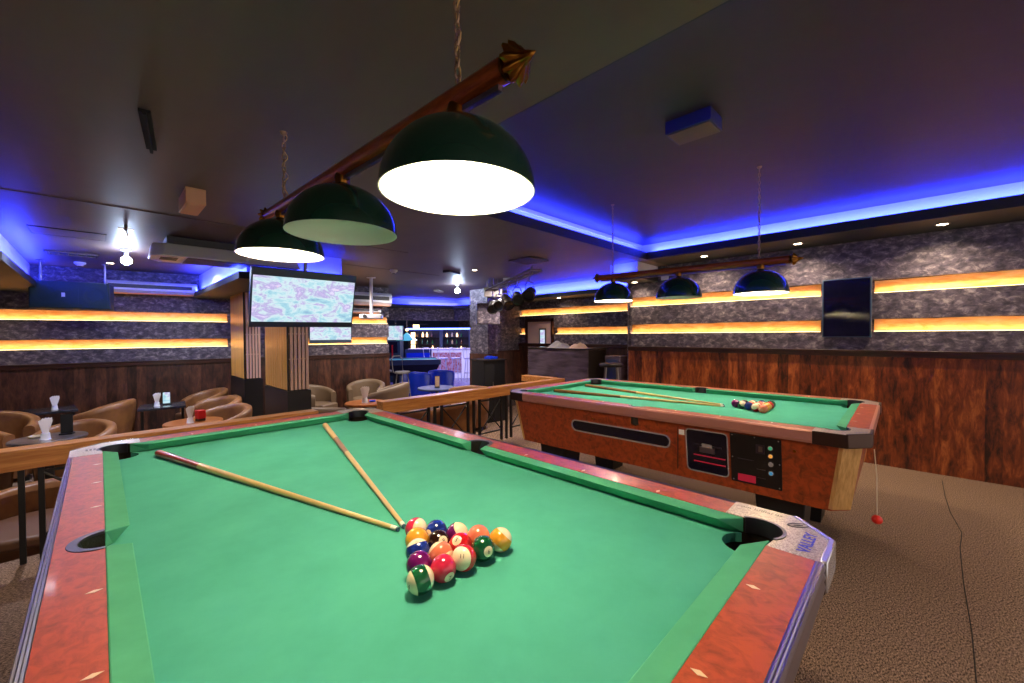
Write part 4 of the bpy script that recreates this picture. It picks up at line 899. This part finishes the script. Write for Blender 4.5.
# ------------------------------------------------------------ bar area in the distance
XR = Vector((cos(_y), -sin(_y), 0)); FD = Vector((sin(_y), cos(_y), 0))
def at(u, d, z):      # a spot in the bar area: distance along the diagonal of the room and sideways offset
    p = Vector((CAM.x, CAM.y, 0))+FD*d+XR*((u-512)/406.8*d); return (p.x, p.y, z)
AB = math.atan2(XR.y, XR.x)
t = thing('bar_counter', 'distant bar counter with glowing white front under blue light', 'bar counter', at(447, 14.2, FL), AB)
MB().box(-1.3, 1.15, 0, .5, 0, .98, 'bar_white').build('front', t); MB().box(-1.35, 1.2, -.06, .56, .98, 1.04, 'plastic_white').build('counter_top', t); MB().box(-.5, .5, -.012, 0, .2, .9, 'poster').build('picture_panel', t)
t = thing('back_bar', 'distant lit bottle shelves behind the bar counter', 'shelf', at(440, 15.6, FL), AB)
MB().box(-1.3, 1.25, .3, .36, .4, 1.75, 'desk_dark').build('back_panel', t); 
for z in (.9, 1.15, 1.42): MB().box(-1.25, 1.2, .05, .3, z, z+.02, 'table_dark').build('shelf_board', t)
MB().box(-1.3, 1.25, -.02, .06, 1.72, 1.78, 'bar_led').build('led_strip', t)
for x in (-.02, 1.1): MB().box(x, x+.12, .0, .3, .4, 1.75, 'blue_paint').build('upright', t)
MB().box(-1.18, -1.02, .28, .295, .95, 1.62, 'amber_glow').build('lit_panel', t)
k = 0
for z in (.92, 1.17, 1.44):
    for i in range(11):
        if i in (4, 5, 10): continue
        x = -.9+i*.19+random.uniform(-.02, .02); p = Vector(at(440, 15.6, FL+z))+XR*x+FD*.17
        m = random.choice(['glass_bottle', 'glass_green', 'glass_clear', 'amber_glow']); h = random.uniform(.15, .21)
        o = MB().lathe([(0, 0), (.036, 0), (.036, h*.6), (.013, h*.78), (.013, h), (0, h)], m, 10).build('bottle', loc=tuple(p))
        tag(o, '%s bottle on the %s of the distant lit bar shelves, %s half' % ({'glass_bottle': 'brown', 'glass_green': 'green', 'glass_clear': 'pale', 'amber_glow': 'glowing amber'}[m], {.92: 'lowest', 1.17: 'middle', 1.44: 'topmost'}[z], 'left' if i < 5 else 'right'), 'bottle', 'bottles behind the bar')
light('bar_light', 'AREA', at(440, 13.8, 2.1), 30, (.34, .30, 1), 2, 1.2, rot=(0, 0, 0)); light('bar_light', 'AREA', at(430, 11.6, 2.2), 48, (.26, .24, 1), 2, 2, rot=(0, 0, 0))
light('bar_shelf_light', 'AREA', at(440, 14.9, 1.9), 22, (1, .75, .5), 2, .2, rot=(R(-30), 0, AB))
for i, u in enumerate((430, 443, 456, 469)):
    stool('high backed bar stool in front of the distant glowing counter, %s' % ('leftmost', 'second from left', 'second from right', 'rightmost')[i], at(u, 13.2, FL), 'plastic_white', .78, 'stools at the distant bar', True)
t = thing('pool_table', 'small looking distant pool table with dark blue sides in the bar area', 'pool table', at(412, 11.9, FL), AB+.25)
MB().box(-.70, .70, -.55, .55, .70, .80, 'cushion_cloth').build('cloth_bed', t); MB().box(-.78, .78, -.63, -.55, .68, .82, 'blue_paint').box(-.78, .78, .55, .63, .68, .82, 'blue_paint').box(-.78, -.70, -.55, .55, .68, .82, 'blue_paint').box(.70, .78, -.55, .55, .68, .82, 'blue_paint').build('rail', t)
MB().prism([(-.6, -.45), (.6, -.45), (.6, .45), (-.6, .45)], .38, .68, 'black', pts2=[(-.75, -.6), (.75, -.6), (.75, .6), (-.75, .6)]).build('cabinet', t)
for x in (-.45, .45):
    for y in (-.3, .3): MB().box(x-.08, x+.08, y-.08, y+.08, 0, .38, 'black').build('leg', t)
t = thing('pool_table_lamp', 'green pyramid lamp hanging over the distant pool table', 'lamp', at(407, 11.4, 1.19))
MB().lathe([(.02, .22), (.34, 0), (.33, 0), (0, .20)], 'button_green', 4).build('shade', t, smooth=0); MB().cyl((0, 0, .2), (0, 0, 1.08), .01, 'steel').build('stem', t); MB().ball((0, 0, .3), .04, 'amber_glow', 8).build('bulb', t)
t = thing('arcade_machine', 'dark upright machine beside the end of the back wall', 'machine', at(393, 13.2, FL), AB)
MB().box(-.28, .28, -.2, .2, 0, 1.45, 'speaker').build('cabinet', t); MB().box(-.2, .2, -.21, -.2, .95, 1.3, 'glass_black').build('screen', t); MB().box(.02, .06, -.23, -.2, .7, 1.2, 'plastic_red').build('red_bar', t)
for u, d, lab in ((417, 9.7, 'bright blue armchair before the distant pool table, left one'), (441, 10.3, 'bright blue armchair before the distant pool table, right one')):
    t = tub_chair(lab, at(u, d, FL), AB+pi, 1.0, 1.0, 'plastic_blue')
stool('slim bar stool with grey seat before the distant pool table, left', at(384, 9.0, FL), 'fabric_grey', .74, 'slim stools by the distant pool table', True)
stool('slim bar stool with grey seat before the distant pool table, right', at(402, 8.7, FL), 'fabric_grey', .74, 'slim stools by the distant pool table', True)
t = thing('blue_partition', 'low blue lit partition left of the bar counter', 'partition', at(421, 14.0, FL), AB); MB().box(-.55, .35, 0, .08, .0, 1.02, 'blue_paint').build('panel', t); MB().box(-.5, .3, -.012, 0, .2, .9, 'plastic_blue').build('inlay', t)
t = thing('wall_lamp', 'small glowing lamp high above the distant bar', 'lamp', at(416, 14.6, 1.60), AB); MB().box(-.1, .1, 0, .1, 0, .12, 'amber_glow').build('shade', t); MB().box(-.4, .4, .05, .09, .12, .14, 'black').build('bracket', t)
